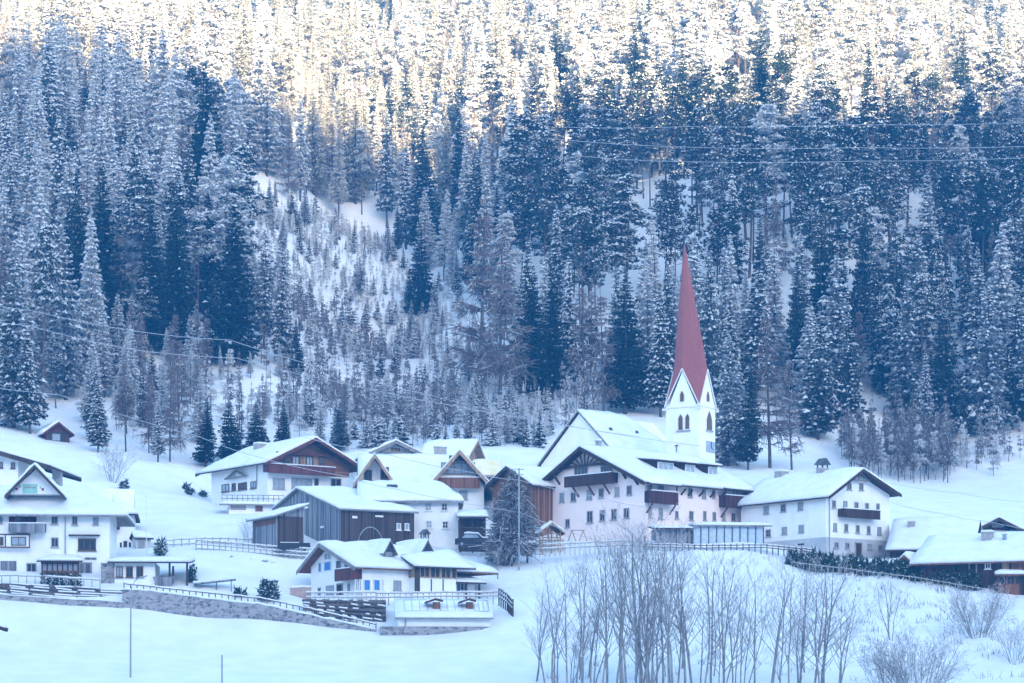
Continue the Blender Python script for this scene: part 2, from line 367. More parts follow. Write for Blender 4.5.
sc.render.engine = 'CYCLES'
sc.view_settings.view_transform = 'Standard'; sc.view_settings.look = 'None'
sc.view_settings.gamma = 1.0; sc.view_settings.exposure = EXPOSURE
cy = sc.cycles
cy.use_denoising = True
cy.max_bounces = 5; cy.diffuse_bounces = 3; cy.glossy_bounces = 2; cy.transmission_bounces = 2; cy.volume_bounces = 1; cy.transparent_max_bounces = 4
cy.use_light_tree = False; cy.caustics_reflective = False; cy.caustics_refractive = False
# ------------------------------------------------------------------ tree shapes (height about the real one, base at z=0)
class Soup:
    """triangles as arrays; material 0 and 1"""
    def __init__(s): s.V = []; s.F = []; s.MI = []; s.n = 0
    def tri(s, P, mi):                        # P: (k,3,3)
        k = len(P)
        if not k: return
        s.V.append(P.reshape(-1, 3)); s.F.append(np.arange(s.n, s.n+3*k).reshape(-1, 3)); s.MI.append(np.full(k, mi)); s.n += 3*k
    def mesh(s, name, mats): return np_mesh(name, np.concatenate(s.V), np.concatenate(s.F), np.concatenate(s.MI), mats)
def trunk_mesh(name, H, r0, mat, rng, z1=.97, lean=.01, n=6):
    mb = MB(); k = 7; pts = []; rs = []
    for i in range(k):
        t = i/(k-1); pts.append((lean*H*math.sin(t*2.1), lean*H*.6*math.sin(t*3), -1.5 + (H*z1+1.5)*t)); rs.append(r0*(1-.93*t)+.01)
    mb.tube(pts, rs, n); me = mb.mesh(name, mat); me.polygons.foreach_set('use_smooth', [True]*len(me.polygons)); return me
def blades(sp, base, tip, w, droop, mi, rng, nseg=3, ragged=.35):
    """drooping boughs: tent-shaped, with ragged fringes. base, tip (k,3); w (k,) half width"""
    k = len(base); d = tip-base; d2 = d.copy(); d2[:, 2] = 0
    side = np.stack([-d2[:, 1], d2[:, 0], np.zeros(k)], 1); side /= np.maximum(np.linalg.norm(side, axis=1, keepdims=True), 1e-6)
    L = np.linalg.norm(d, axis=1)
    def spine(t): 
        p = base + d*t; p[:, 2] -= droop*L*(t*t*1.0) ; p[:, 2] += droop*L*.55*t**4; return p
    for s in range(nseg):
        t0, t1, tm = s/nseg, (s+1)/nseg, (s+.62)/nseg
        a, b, c = spine(t0), spine(t1), spine(tm)
        for sg in (-1, 1):
            ww = (w*(1.0-.75*abs(tm-.35))*rng.uniform(.6, 1.25, k))[:, None]
            o = c + side*sg*ww + (d/L[:, None])*ww*rng.uniform(.2, .8, (k, 1))
            o[:, 2] -= ww[:, 0]*rng.uniform(.35, .9, k)
            sp.tri(np.stack([a, b, o], 1), mi)
            if ragged:
                f = c + side*sg*ww*.35; f[:, 2] -= ww[:, 0]*rng.uniform(.7, 1.6, k); f += (d/L[:, None])*ww*rng.uniform(-.5, .5, (k, 1))
                sp.tri(np.stack([a, (b+o)/2, f], 1), mi)
def domes(sp, C, out, sx, sz, mi, rng):
    """little heaps of snow: C (k,3) centres, out (k,3) the way the bough points, leaning outward and hanging over"""
    k = len(C); a0 = rng.uniform(0, 6.28, k); ap = C + out*(.25*sx)[:, None]; ap = ap.copy(); ap[:, 2] += sz*.6
    ring = []
    for q in range(5):
        a = a0 + q*1.2566; r = sx*rng.uniform(.7, 1.25, k)
        d = np.stack([np.cos(a)*r, np.sin(a)*r, -sz*rng.uniform(.2, .9, k)], 1)
        along = (d[:, :2]*out[:, :2]).sum(1); d[:, :2] += out[:, :2]*(along*.9)[:, None]; d[:, :2] *= .85
        d[:, 2] -= np.maximum(0, along)*.75
        ring.append(C + d)
    for q in range(5): sp.tri(np.stack([ap, ring[q], ring[(q+1) % 5]], 1), mi)
def spruce(H, rad, snow, seed, z0=.06, whorls=None, per=9, power=.9, droop=.28, mat='needle'):
    rng = np.random.default_rng(seed); nd, s = Soup(), None
    nw = whorls or max(16, int(H/.52)); B, T, Wd = [], [], []
    lob = rng.uniform(0, 6.28, 4); la = rng.uniform(.06, .16, 4)
    for i in range(nw):
        t = (i+rng.uniform(-.3, .3))/nw; t = min(max(t, 0), .995); z = H*(z0+(1-z0)*t)
        k = max(4, int(per*(1-t*.5)+rng.integers(-1, 2))); a0 = rng.uniform(0, 6.28)
        for j in range(k):
            a = a0 + 6.283*j/k + rng.uniform(-.3, .3)
            m = 1 + sum(la[q]*math.sin((q+1)*a + lob[q] + t*5*(q-1)) for q in range(4))
            L = rad*((1-t)**power*rng.uniform(.72, 1.12) + .03)*m*min(1, .55+t*4)
            up = .30*t - .02 + rng.uniform(-.08, .08)
            zz = z + rng.uniform(-.2, .2)
            B.append((0, 0, zz)); T.append((math.cos(a)*L, math.sin(a)*L, zz+L*up)); Wd.append(.17*L+.16)
    B, T, Wd = map(np.array, (B, T, Wd))
    dr = np.full(len(B), droop)*rng.uniform(.6, 1.4, len(B))
    blades(nd, B, T, Wd, dr, 0, rng)
    # side twigs give the outline its saw teeth
    for f in (.55, .8):
        q = B + (T-B)*f; q[:, 2] -= dr*np.linalg.norm(T-B, axis=1)*(f*f-.55*f**4)
        d = T-B
        for sg in (-1, 1):
            o = np.stack([-d[:, 1]*sg, d[:, 0]*sg, d[:, 2]*0], 1)*rng.uniform(.16, .3, (len(B), 1)) + d*rng.uniform(.1, .22, (len(B), 1))
            o[:, 2] -= np.linalg.norm(o, axis=1)*.35
            blades(nd, q, q+o, Wd*.5, dr*.8, 0, rng, 2, 0)
    # snow heaped along the boughs, in broken pads that hang over the tips
    d = T-B; L = np.linalg.norm(d, axis=1); du = d/L[:, None]; pw_ = rng.uniform(0, 1, len(B))
    for f_lo, f_hi, pr in ((.30,.55,.55),(.5,.8,.85),(.78,1.02,1.0)):
        kp = (rng.uniform(0, 1, len(B)) < snow*pr) & (L > .35); n_ = kp.sum()
        f = rng.uniform(f_lo, f_hi, n_); c = B[kp] + d[kp]*f[:, None]
        c[:, 2] += .05 - dr[kp]*L[kp]*(f*f-.55*f**4)
        sd = np.stack([-du[kp, 1], du[kp, 0], np.zeros(n_)], 1); c += sd*(rng.uniform(-.8, .8, n_)*Wd[kp])[:, None]
        sx = (.07+.30*Wd[kp])*rng.uniform(.5, 1.5, n_)*(.6+.6*snow)
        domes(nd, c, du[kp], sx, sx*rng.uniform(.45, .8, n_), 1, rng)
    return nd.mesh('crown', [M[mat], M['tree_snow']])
def pine(H, rad, snow, seed, z0=.5, clumps=52, mat='needle_p'):
    """tall bare trunk, crown of separate tufted clumps in the upper part"""
    rng = np.random.default_rng(seed); nd = Soup(); br = MB()
    C, Rr = [], []
    for i in range(clumps):
        t = rng.uniform(0, 1)**.9; z = H*(z0+(1-z0)*t); a = rng.uniform(0, 6.28)
        ring = rad*(math.sin(min(1, (1-t)*1.25+.08)*1.57)**.8)*rng.uniform(.25, 1.05)
        C.append((math.cos(a)*ring, math.sin(a)*ring, z + rng.uniform(-.3, .3))); Rr.append(rng.uniform(.55, 1.15)*(.7+.3*(1-t)))
    for c, r in zip(C, Rr):
        k = 60; u = rng.normal(size=(k, 3)); u /= np.linalg.norm(u, axis=1, keepdims=True)
        p = np.array(c) + u*np.array([r*1.25, r*1.25, r*.55])*rng.uniform(.3, 1, (k, 1))
        e = u*np.array([1, 1, .4])*rng.uniform(.2, .5, (k, 1)); e[:, 2] -= .05
        f = np.cross(u, rng.normal(size=(k, 3))); f /= np.linalg.norm(f, axis=1, keepdims=True); f *= .17
        nd.tri(np.stack([p-f, p+f, p+e], 1), 0)
        k = int(52*snow); u = rng.normal(size=(k, 3)); u[:, 2] = np.abs(u[:, 2])*.9 - .15; u /= np.linalg.norm(u, axis=1, keepdims=True)
        p = np.array(c) + u*np.array([r*1.25, r*1.25, r*.55])*rng.uniform(.75, 1.05, (k, 1))
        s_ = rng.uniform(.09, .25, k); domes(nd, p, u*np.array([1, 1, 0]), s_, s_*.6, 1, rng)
    return nd.mesh('crown', [M[mat], M['tree_snow']]), C
def thin(sp, p, q, r0, r1, mi, rng):
    """two crossed slivers per twig"""
    d = q-p; a = np.cross(d, rng.normal(size=d.shape)); a /= np.maximum(np.linalg.norm(a, axis=1, keepdims=True), 1e-6)
    b = np.cross(d, a); b /= np.maximum(np.linalg.norm(b, axis=1, keepdims=True), 1e-6)
    for s in (a, b):
        sp.tri(np.stack([p-s*r0, p+s*r0, q+s*r1], 1), mi); sp.tri(np.stack([p-s*r0, q+s*r1, q-s*r1], 1), mi)
def larch(H, rad, seed, frost=.15, z0=.12, dens=1.0, mats=None):
    """leafless: whorls of fine drooping twigs, lightly frosted"""
    rng = np.random.default_rng(seed); nd = Soup(); B, T = [], []
    for i in range(int(H/.42*dens)):
        t = rng.uniform(0, 1)**1.05; z = H*(z0+(.98-z0)*t)
        for j in range(rng.integers(3, 6)):
            a = rng.uniform(0, 6.28); L = rad*((1-t)**.75*rng.uniform(.5, 1.1)+.06)
            B.append((0, 0, z)); T.append((math.cos(a)*L, math.sin(a)*L, z + L*rng.uniform(-.1, .35)))
    B, T = np.array(B), np.array(T); k = len(B)
    thin(nd, B, T, .05, .018, 0, rng)
    for q in range(11):
        f = rng.uniform(.2, 1, (k, 1)); p = B + (T-B)*f
        o = (T-B)*rng.uniform(.1, .3, (k, 1)) + rng.normal(size=(k, 3))*.18*np.linalg.norm(T-B, axis=1)[:, None]
        o[:, 2] -= np.abs(o[:, 2])*.3 + rng.uniform(.0, .35, k)
        fr = (rng.uniform(0, 1, k) < frost)
        thin(nd, p[~fr], (p+o)[~fr], .04, .014, 0, rng)
        if fr.any(): thin(nd, p[fr], (p+o)[fr], .04, .02, 1, rng)
    return nd.mesh('crown', mats or [M['larch'], M['tree_snow']])
def bare(H, seed, stems=1, spread=.25, depth=4, r0=.13, twig=1.0, first=.3, frost=0.0, fan=.25, name='crown'):
    """leafless broadleaf: returns (trunk mesh, twig mesh)"""
    rng = np.random.default_rng(seed); rr = random.Random(seed); tr = MB(); nd = Soup(); P, Q, R0, R1 = [], [], [], []
    def grow(p, d, L, r, lev):
        pts = [p]; n = 5 if lev == 0 else 3; dd = d.copy()
        for i in range(n):
            dd = (dd + Vector((rr.gauss(0, .07), rr.gauss(0, .07), .05 if lev else .03))*(1 if lev == 0 else 1.6)).normalized()
            pts.append(pts[-1] + dd*L/n)
        if lev <= 1 and r > .028: tr.tube(pts, [r*(1-.72*i/n) for i in range(n+1)], 5 if lev == 0 else 4, cap=False)
        else:
            for i in range(n): P.append(pts[i]); Q.append(pts[i+1]); R0.append(max(.007, r*(1-.7*i/n))); R1.append(max(.005, r*(1-.7*(i+1)/n)))
        if lev >= depth: return
        k = int((9 if lev == 0 else 5 if lev == 1 else 4)*twig)
        for j in range(k):
            t = (first if lev == 0 else .2) + (1-(first if lev == 0 else .2))*(j+rr.random())/k
            i = min(int(t*n), n-1); q = pts[i].lerp(pts[i+1], t*n-i)
            ax = (pts[i+1]-pts[i]).normalized(); o = ax.orthogonal().normalized(); o.rotate(Matrix.Rotation(rr.uniform(0, 6.283), 3, ax))
            nd_ = (ax*(1-spread) + o*(spread+.35)*rr.uniform(.7, 1.1)).normalized()
            grow(q, nd_, L*rr.uniform(.32, .5)*(1.15-t*.55), max(.008, r*(1-.7*t)*.5), lev+1)
    for s in range(stems):
        a = rr.uniform(0, 6.28); f = fan*rr.uniform(.3, 1) if stems > 1 else rr.uniform(0, .05)
        grow(Vector((math.cos(a)*.08*stems**.5, math.sin(a)*.08*stems**.5, -.6)), Vector((math.cos(a)*f, math.sin(a)*f, 1)).normalized(), H*rr.uniform(.72, .95)+.6, r0*rr.uniform(.7, 1.1), 0)
    P, Q = np.array(P), np.array(Q)
    r0a, r1a = np.array(R0)[:, None], np.array(R1)[:, None]
    mi = (rng.uniform(0, 1, len(P)) < frost)
    for flag in (False, True):
        k = mi == flag
        if k.any(): thin(nd, P[k], Q[k], r0a[k]*(1.0+.5*flag), r1a[k]*(1+.5*flag), int(flag), rng)
    tm = tr.mesh('trunk', M['bark_pale']); tm.polygons.foreach_set('use_smooth', [True]*len(tm.polygons))
    return tm, nd.mesh(name, [M['twig_p'], M['snow']])

class Kind:
    """one tree shape: H, list of (part name, mesh)"""
    def __init__(s, H, parts): s.H = H; s.parts = parts
K = {}
rng0 = np.random.default_rng(3)
K['spruce'] = [Kind(20, [('trunk', trunk_mesh('trunk', 20, .26, M['bark'], rng0)), ('crown', spruce(20, rad, sn, 10+i, z0, power=pw))])
               for i, (rad, sn, z0, pw) in enumerate([(3.5,.75,.08,.85),(2.9,.9,.10,.95),(3.2,.6,.06,.8),(2.5,.95,.13,.9),(3.9,.65,.05,1.0),(3.0,.8,.16,.8)])]
K['white']  = [Kind(20, [('trunk', trunk_mesh('trunk', 20, .26, M['bark'], rng0)), ('crown', spruce(20, rad, sn, 20+i, z0, power=pw, mat='needle_w'))])
               for i, (rad, sn, z0, pw) in enumerate([(3.2,.9,.08,.85),(2.7,.95,.12,.9),(3.7,.8,.06,.95),(2.9,.95,.18,.75)])]
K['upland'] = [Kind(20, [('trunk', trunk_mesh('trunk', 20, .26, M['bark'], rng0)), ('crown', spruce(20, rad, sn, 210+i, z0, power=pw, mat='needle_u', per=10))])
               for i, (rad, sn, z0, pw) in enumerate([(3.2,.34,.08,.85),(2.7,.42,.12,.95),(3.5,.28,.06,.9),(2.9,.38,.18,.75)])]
K['dark']   = [Kind(22, [('trunk', trunk_mesh('trunk', 22, .32, M['bark'], rng0)), ('crown', spruce(22, rad, sn, 30+i, z0, power=.9, per=11, mat='needle_d'))])
               for i, (rad, sn, z0) in enumerate([(4.0,.08,.05),(3.5,.16,.09),(3.8,.12,.07)])]
K['small']  = [Kind(6, [('trunk', trunk_mesh('trunk', 6, .09, M['bark'], rng0)), ('crown', spruce(6, rad, sn, 50+i, .03, 16, 8, .95))])
               for i, (rad, sn) in enumerate([(1.35,.8),(1.1,.7),(1.5,.9)])]
def pine_kind(i, rad, sn, z0, mat='needle_p'):
    cr, C = pine(19, rad, sn, 70+i, z0, mat=mat); tm = trunk_mesh('trunk', 19, .21, M['bark_red'], rng0, .93, .018)
    mb = MB(); mb.v = [tuple(v.co) for v in tm.vertices]; mb.f = [list(p.vertices) for p in tm.polygons]; mb.m = [0]*len(mb.f)
    for c in C[::2]: mb.tube([(0, 0, c[2]-.9), (c[0]*.6, c[1]*.6, c[2]-.5), c], [.05, .035, .015], 3, cap=False)
    return Kind(19, [('trunk', mb.mesh('trunk', M['bark_red'])), ('crown', cr)])
K['pine']   = [pine_kind(i, *a) for i, a in enumerate([(2.7,.30,.5),(3.1,.2,.45),(2.4,.38,.58),(2.8,.16,.52),(2.5,.45,.40)])]
K['dpine']  = [pine_kind(20+i, *a, 'needle_q') for i, a in enumerate([(2.9,.07,.48),(3.3,.12,.42),(2.5,.05,.55),(3.0,.16,.38)])]
K['wpine']  = [pine_kind(30+i, *a, 'needle_w') for i, a in enumerate([(2.7,.5,.46),(2.4,.65,.52),(3.0,.4,.40)])]
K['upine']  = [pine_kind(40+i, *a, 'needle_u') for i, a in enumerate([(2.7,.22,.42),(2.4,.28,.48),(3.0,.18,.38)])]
K['round']  = [Kind(9, [('trunk', trunk_mesh('trunk', 9, .11, M['bark'], rng0, .95)), ('crown', larch(9, 1.5, 230, .08, .48, 2.4))])]
K['rime'] = [Kind(7, [('trunk', trunk_mesh('trunk', 7, .05, M['bark'], rng0, .99, .03, 4)), ('crown', larch(7, rad, 140+i, .3, .12, .9, [M['rime'], M['tree_snow']]))]) for i, rad in enumerate((1.0, 1.25, .8))]
K['frosted'] = [Kind(11, [('trunk', trunk_mesh('trunk', 11, .16, M['bark'], rng0, .99)), ('crown', larch(11, 3.1, 200, .34, .10, 3.2, [M['twig'], M['tree_snow']]))])]
K['larch']  = [Kind(18, [('trunk', trunk_mesh('trunk', 18, .20, M['bark'], rng0, .99)), ('crown', larch(18, rad, 90+i, fr))])
               for i, (rad, fr) in enumerate([(2.7,.10),(2.2,.2),(3.0,.14)])]
K['sapling'] = [Kind(8, [('trunk', trunk_mesh('trunk', 8, .055, M['bark'], rng0, .99, .03, 4)), ('crown', larch(8, rad, 110+i, fr, .2, .8, [M['twig'], M['snow']]))])
               for i, (rad, fr) in enumerate([(.8,.25),(1.0,.4),(.65,.15)])]
K['thicket'] = [Kind(8, [('trunk', trunk_mesh('trunk', 8, .06, M['bark'], rng0, .99, .03, 4)), ('crown', larch(8, rad, 120+i, fr, .25, 1.0, [M['twig'], M['tree_snow']]))])
               for i, (rad, fr) in enumerate([(.95,.2),(1.2,.28)])]
K['alder']  = [Kind(14, list(zip(('trunk', 'crown'), bare(14, 130+i, st, sprd, 3, r0, 1.1, fi, .12, fan))))
               for i, (st, sprd, r0, fi, fan) in enumerate([(1,.25,.13,.3,0),(3,.22,.11,.3,.14),(2,.3,.12,.35,.12),(1,.2,.10,.25,0),(4,.27,.11,.25,.22)])]
K['bush']   = [Kind(5, list(zip(('trunk', 'crown'), bare(5, 150+i, st, .3, 3, .034, .9, .25, .15, fan))))
               for i, (st, fan) in enumerate([(30,1.0),(12,.55),(32,.85),(18,1.1)])]

def plant(kind, var, p, H, label, cat, group=None, name=None, rz=None, wide=1.0):
    k = K[kind][var % len(K[kind])]
    o = empty(name or {'spruce':'spruce_tree','dark':'spruce_tree','white':'spruce_tree','upland':'spruce_tree','upine':'pine_tree','small':'young_spruce','rime':'sapling','round':'bare_tree','wpine':'pine_tree','pine':'pine_tree','dpine':'pine_tree','frosted':'bare_tree','larch':'larch_tree','sapling':'sapling','thicket':'sapling','alder':'bare_tree','bush':'bare_bush'}[kind],
              p, random.uniform(0, 6.28) if rz is None else rz)
    o.rotation_euler = (random.gauss(0, .018), random.gauss(0, .018), o.rotation_euler.z)
    s = H/k.H; o.scale = (s*wide, s*wide, s)
    for nm, me in k.parts: link(nm if not (kind == 'bush' and nm == 'trunk') else 'stem', me, o)
    return tag(o, label, cat, group)
# ------------------------------------------------------------------ where the trees stand
def inside(x, y, poly):
    c = False; j = len(poly)-1
    for i in range(len(poly)):
        (xi, yi), (xj, yj) = poly[i], poly[j]
        if (yi > y) != (yj > y) and x < (xj-xi)*(y-yi)/(yj-yi)+xi: c = not c
        j = i
    return c
SLOPE = [(236,185),(262,196),(348,224),(442,290),(520,366),(560,425),(548,440),(470,438),(330,418),(276,352),(238,300)]     # young growth on the open slope
BRUSH = [(278,300),(345,310),(430,360),(480,440),(300,428),(276,380)]                                             # its brown lower part
GAPS = [[(616,295),(624,215),(690,203),(702,288)], [(884,330),(900,262),(924,205),(938,212),(918,300),(902,345)],
        [(822,460),(815,425),(860,405),(905,425),(890,470)], [(940,470),(952,330),(968,330),(985,470)],
        [(470,400),(500,385),(560,432),(540,450)]]
LOWLEFT = [(60,425),(100,395),(150,365),(260,350),(345,420),(345,455),(90,455)]
placed = []                      # (X, Y, keep-away)
trees = []                       # individual ones: kind, var, p, H, region
def free(X, Y, d):
    return all((X-a)**2+(Y-b)**2 > (d+e)**2*.25 for a, b, e in placed)

# the single trees one can point at: kind, variant, foot pixel x, foot y (None = by distance), height in pixels, label, category
def at(x, Y): 
    X = (x-512)/FPX*Y; return Vector((X, Y, ground(X, Y)))
SINGLE = [
 ('dark',0,233,366,172,1.25,'tall dark spruce with almost no snow at the left edge of the open slope'),
 ('dark',1,176,362,178,1.0,'dark tapering spruce, next one left of the big dark spruce beside the open slope'),
 ('dark',2,102,352,190,1.05,'broad dark spruce left of the two tall dark spruces above the hay hut'),
 ('dark',1,151,352,156,.9,'slim dark spruce between the two tall dark spruces above the hay hut'),
 ('spruce',4,14,428,185,.95,'tall snow-striped spruce at the left frame edge above the hay hut'),
 ('spruce',1,30,434,118,.85,'dense snowy spruce rising straight behind the hay hut'),
 ('spruce',2,66,400,175,.9,'tall snow-loaded spruce above and right of the hay hut'),
 ('dark',0,421,316,92,1.0,'lone dark spruce standing on the open slope of young growth'),
 ('dark',1,206,468,72,1.0,'small dark spruce at the left end of the row behind the wide chalet'),
 ('dark',2,230,468,72,1.15,'broad little dark spruce, second in the row behind the wide chalet'),
 ('dark',0,256,462,62,1.1,'small dark spruce in the middle of the row behind the wide chalet'),
 ('dark',1,283,456,56,1.0,'small dark spruce right of the middle in the row behind the wide chalet'),
 ('spruce',3,320,452,48,1.0,'small snow-dusted spruce behind the ridge of the wide chalet'),
 ('dark',2,340,452,50,1.0,'small dark spruce at the right end of the row behind the wide chalet'),
 ('spruce',1,98,452,78,1.0,'slim snowy spruce right of the hay hut'),
 ('larch',2,170,462,84,.9,'purplish bare larch left of the row of small dark spruces'),
 ('spruce',3,158,462,66,.9,'small snowy spruce with a bare lower trunk beside the purplish larch'),
 ('dark',1,552,400,140,.9,'dark slender spruce above the left slope of the church roof'),
 ('dark',0,534,396,132,.9,'dark spruce left of the slender spruce above the church roof'),
 ('dark',2,625,414,150,1.0,'dark broad spruce behind the church roof left of the spire'),
 ('larch',0,478,396,205,1.0,'tall bare mauve larch left of the dark spruces above the church'),
 ('larch',2,500,412,185,1.05,'tall bare mauve larch, right one of the pair above the chalets'),
 ('larch',1,583,415,150,1.0,'bare brownish larch behind the peak of the church roof'),
 ('larch',0,604,420,140,.9,'bare brownish larch over the church roof beside the broad spruce'),
 ('larch',2,770,468,160,1.1,'big bare mauve larch behind the left end of the white gabled inn'),
 ('larch',1,792,470,130,.9,'bare larch right of the big mauve larch behind the white gabled inn'),
 ('spruce',4,728,466,140,.95,'dark spruce hugging the right side of the church tower'),
 ('dark',1,748,470,120,.85,'narrow dark spruce between the church tower and the big mauve larch'),
 ('spruce',0,818,440,135,1.1,'snow-laden spruce above the ridge of the white gabled inn'),
 ('spruce',4,848,425,120,1.0,'snowy spruce up the slope from the white gabled inn'),
 ('dark',2,944,440,150,1.0,'dark snow-patched spruce above the frosted thicket on the right'),
 ('spruce',4,985,436,160,1.05,'tall snow-patched spruce above the right end of the snowfield'),
 ('spruce',0,1012,430,140,1.0,'snowy spruce at the right frame edge above the snowfield'),
 ('spruce',2,905,425,150,1.0,'large snow-patched spruce behind the frosted thicket on the right'),
]
for kind, var, x, y, hp, wd, lab in SINGLE:
    p = hit(x, y); Hm = hp*p.y/FPX
    plant(kind, var, p, Hm, lab, 'tree', wide=wd*(1.0 if Hm > 14 else 1.2))
    placed.append((p.x, p.y, 5.0))
# the round-headed brown tree near the hay hut
p = hit(126, 452); 
o = plant('round', 0, p, 78*p.y/FPX, 'slender bare tree with a brown crown on a long thin trunk near the hay hut', 'tree', wide=1.0)
placed.append((p.x, p.y, 3))

FAR = []                         # kind, var, X, Y, Z, H, wide
REG = {}
def put(kind, var, X, Y, Z, H, wide, reg): REG.setdefault(reg, []).append((kind, var, X, Y, Z, H, wide))
# forest proper: dart throwing with a spatial hash
cell = {}
def ok(X, Y, d):
    cx, cy_ = int(X//8), int(Y//8)
    for i in (-1, 0, 1):
        for j in (-1, 0, 1):
            for a, b, e in cell.get((cx+i, cy_+j), ()):
                if (X-a)**2+(Y-b)**2 < ((d+e)/2)**2: return False
    return True
def occupy(X, Y, d): cell.setdefault((int(X//8), int(Y//8)), []).append((X, Y, d))
for a, b, e in placed: occupy(a, b, e)
rf = random.Random(11)
cand = []
for _ in range(34000):
    Y = 392 + 370*rf.random(); X = (rf.random()*2-1)*(.205*Y+6); cand.append((X, Y))
CX = np.array([c[0] for c in cand]); CY = np.array([c[1] for c in cand]); CZ = ground_np(CX, CY)
PXs = 512 + CX/CY*FPX; PYs = YH - CZ/CY*FPX
for X, Y, Z, x, y in zip(CX, CY, CZ, PXs, PYs):
    if inside(x, y, SLOPE) or inside(x, y, LOWLEFT): continue
    if any(inside(x, y, g) for g in GAPS): continue
    edge = 446 if x > 800 else 420 if x > 330 else 428 if x < 75 else 400
    if 330 < x < 560 and y > 385: continue
    if y > edge: continue
    d = rf.uniform(3.4, 6.2)*(1.0 if y > 120 else .84)
    if not ok(X, Y, d): continue
    occupy(X, Y, d)
    n = mnoise.noise(Vector((X*.022, Y*.022, 3.3)))
    if x > 520 and 70 < y < 330: pp = .62 + n*.8
    elif x < 330: pp = .22 + n*.7
    else: pp = .34 + n*.8
    lp = .07 + .25*max(0, mnoise.noise(Vector((X*.04+9, Y*.04, 1.3)))) + (.10 if y < 100 else 0)
    u = rf.random()
    if u < lp: kind, H = 'larch', rf.uniform(13, 19)
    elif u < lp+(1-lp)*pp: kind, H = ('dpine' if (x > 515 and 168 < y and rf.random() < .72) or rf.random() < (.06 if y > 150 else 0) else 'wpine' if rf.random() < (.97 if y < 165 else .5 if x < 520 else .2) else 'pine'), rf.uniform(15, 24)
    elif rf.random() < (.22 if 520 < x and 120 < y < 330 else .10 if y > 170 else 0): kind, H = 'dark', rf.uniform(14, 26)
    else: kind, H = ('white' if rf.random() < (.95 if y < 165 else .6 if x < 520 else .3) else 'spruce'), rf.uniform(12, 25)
    if Y > 560 + 14*n and kind in ('white', 'spruce') and rf.random() < .8: kind = 'upland'  # high trees get the needles coloured for the sunlit band
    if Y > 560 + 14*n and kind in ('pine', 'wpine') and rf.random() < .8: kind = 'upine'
    if rf.random() < .16: H *= rf.uniform(.35, .7)
    if x < 270 and y > 120: H *= 1.15
    if y < 90: H *= .88
    put(kind, rf.randrange(6), X, Y, Z, H, rf.uniform(.68, 1.1), 'upper' if y < 150 else 'left' if x < 290 else 'middle' if x < 660 else 'right')
# young growth on the open slope
for _ in range(24000):
    Y = 380 + 190*rf.random(); X = (rf.random()*2-1)*.1*Y - 10
    Z = None; x = 512+X/Y*FPX
    if not 240 < x < 565: continue
    Z = ground(X, Y); y = YH - Z/Y*FPX
    if not inside(x, y, SLOPE): continue
    br = inside(x, y, BRUSH)
    d = rf.uniform(1.3, 2.2) if br else rf.uniform(.95, 1.7)
    if not ok(X, Y, d): continue
    occupy(X, Y, d); u = rf.random()
    if br:
        if u < .5: put('thicket', rf.randrange(3), X, Y, Z, rf.uniform(3.5, 6.5), 1.0, 'brush')
        elif u < .85: put('rime', rf.randrange(3), X, Y, Z, rf.uniform(2.5, 5.5), 1.0, 'slope')
        else: put('small', rf.randrange(3), X, Y, Z, rf.uniform(3, 6), 1.0, 'slope')
    elif u < .12: put('small', rf.randrange(3), X, Y, Z, rf.uniform(2, 5), 1.0, 'slope')
    elif u < .93: put('rime', rf.randrange(3), X, Y, Z, rf.uniform(2, 4.6), 1.0, 'slope')
    elif u < .99: put('sapling', rf.randrange(3), X, Y, Z, rf.uniform(3, 6), 1.0, 'slope')
    else: put('spruce', rf.randrange(6), X, Y, Z, rf.uniform(6, 10), 1.0, 'slope')
# loose trees between the left wood and the chalet, thin trees under the church wood
for _ in range(1500):
    x, y = rf.uniform(90, 350), rf.uniform(360, 460)
    if not inside(x, y, LOWLEFT): continue
    p = hit(x, y)
    if p.y < 377 or not ok(p.x, p.y, 2.9): continue
    occupy(p.x, p.y, 2.9); u = rf.random()
    if u < .26: put('rime', rf.randrange(3), p.x, p.y, p.z, rf.uniform(3, 8), 1.1, 'lowleft')
    elif u < .36: put('sapling', rf.randrange(3), p.x, p.y, p.z, rf.uniform(6, 11), 1.1, 'lowleft')
    elif u < .56: put('larch', rf.randrange(3), p.x, p.y, p.z, rf.uniform(9, 14)*(1 if x < 215 else .6), .8, 'lowleft')
    elif u < .85: put('white' if rf.random() < .6 else 'spruce', rf.randrange(6), p.x, p.y, p.z, rf.uniform(8, 14)*(1 if x < 215 else .5), .9, 'lowleft')
for _ in range(300):
    x, y = rf.uniform(430, 600), rf.uniform(405, 440); p = hit(x, y)
    if not ok(p.x, p.y, 3.0): continue
    occupy(p.x, p.y, 3.0); put('sapling', rf.randrange(3), p.x, p.y, p.z, rf.uniform(7, 12), 1.0, 'church')
for _ in range(2600):
    x, y = rf.uniform(305, 548), rf.uniform(414, 449); p = hit(x, y)
    if p.y < 372 or not ok(p.x, p.y, 1.7): continue
    occupy(p.x, p.y, 1.7); u = rf.random()
    if u < .40: put('rime', rf.randrange(3), p.x, p.y, p.z, rf.uniform(2.5, 6), 1.1, 'low')
    elif u < .70: put('small', rf.randrange(3), p.x, p.y, p.z, rf.uniform(2, 5.5), 1.15, 'low')
    elif u < .9: put('thicket', rf.randrange(2), p.x, p.y, p.z, rf.uniform(4, 8), 1.0, 'low')
    elif u < .93: put('white', rf.randrange(4), p.x, p.y, p.z, rf.uniform(6, 9), 1.1, 'low')
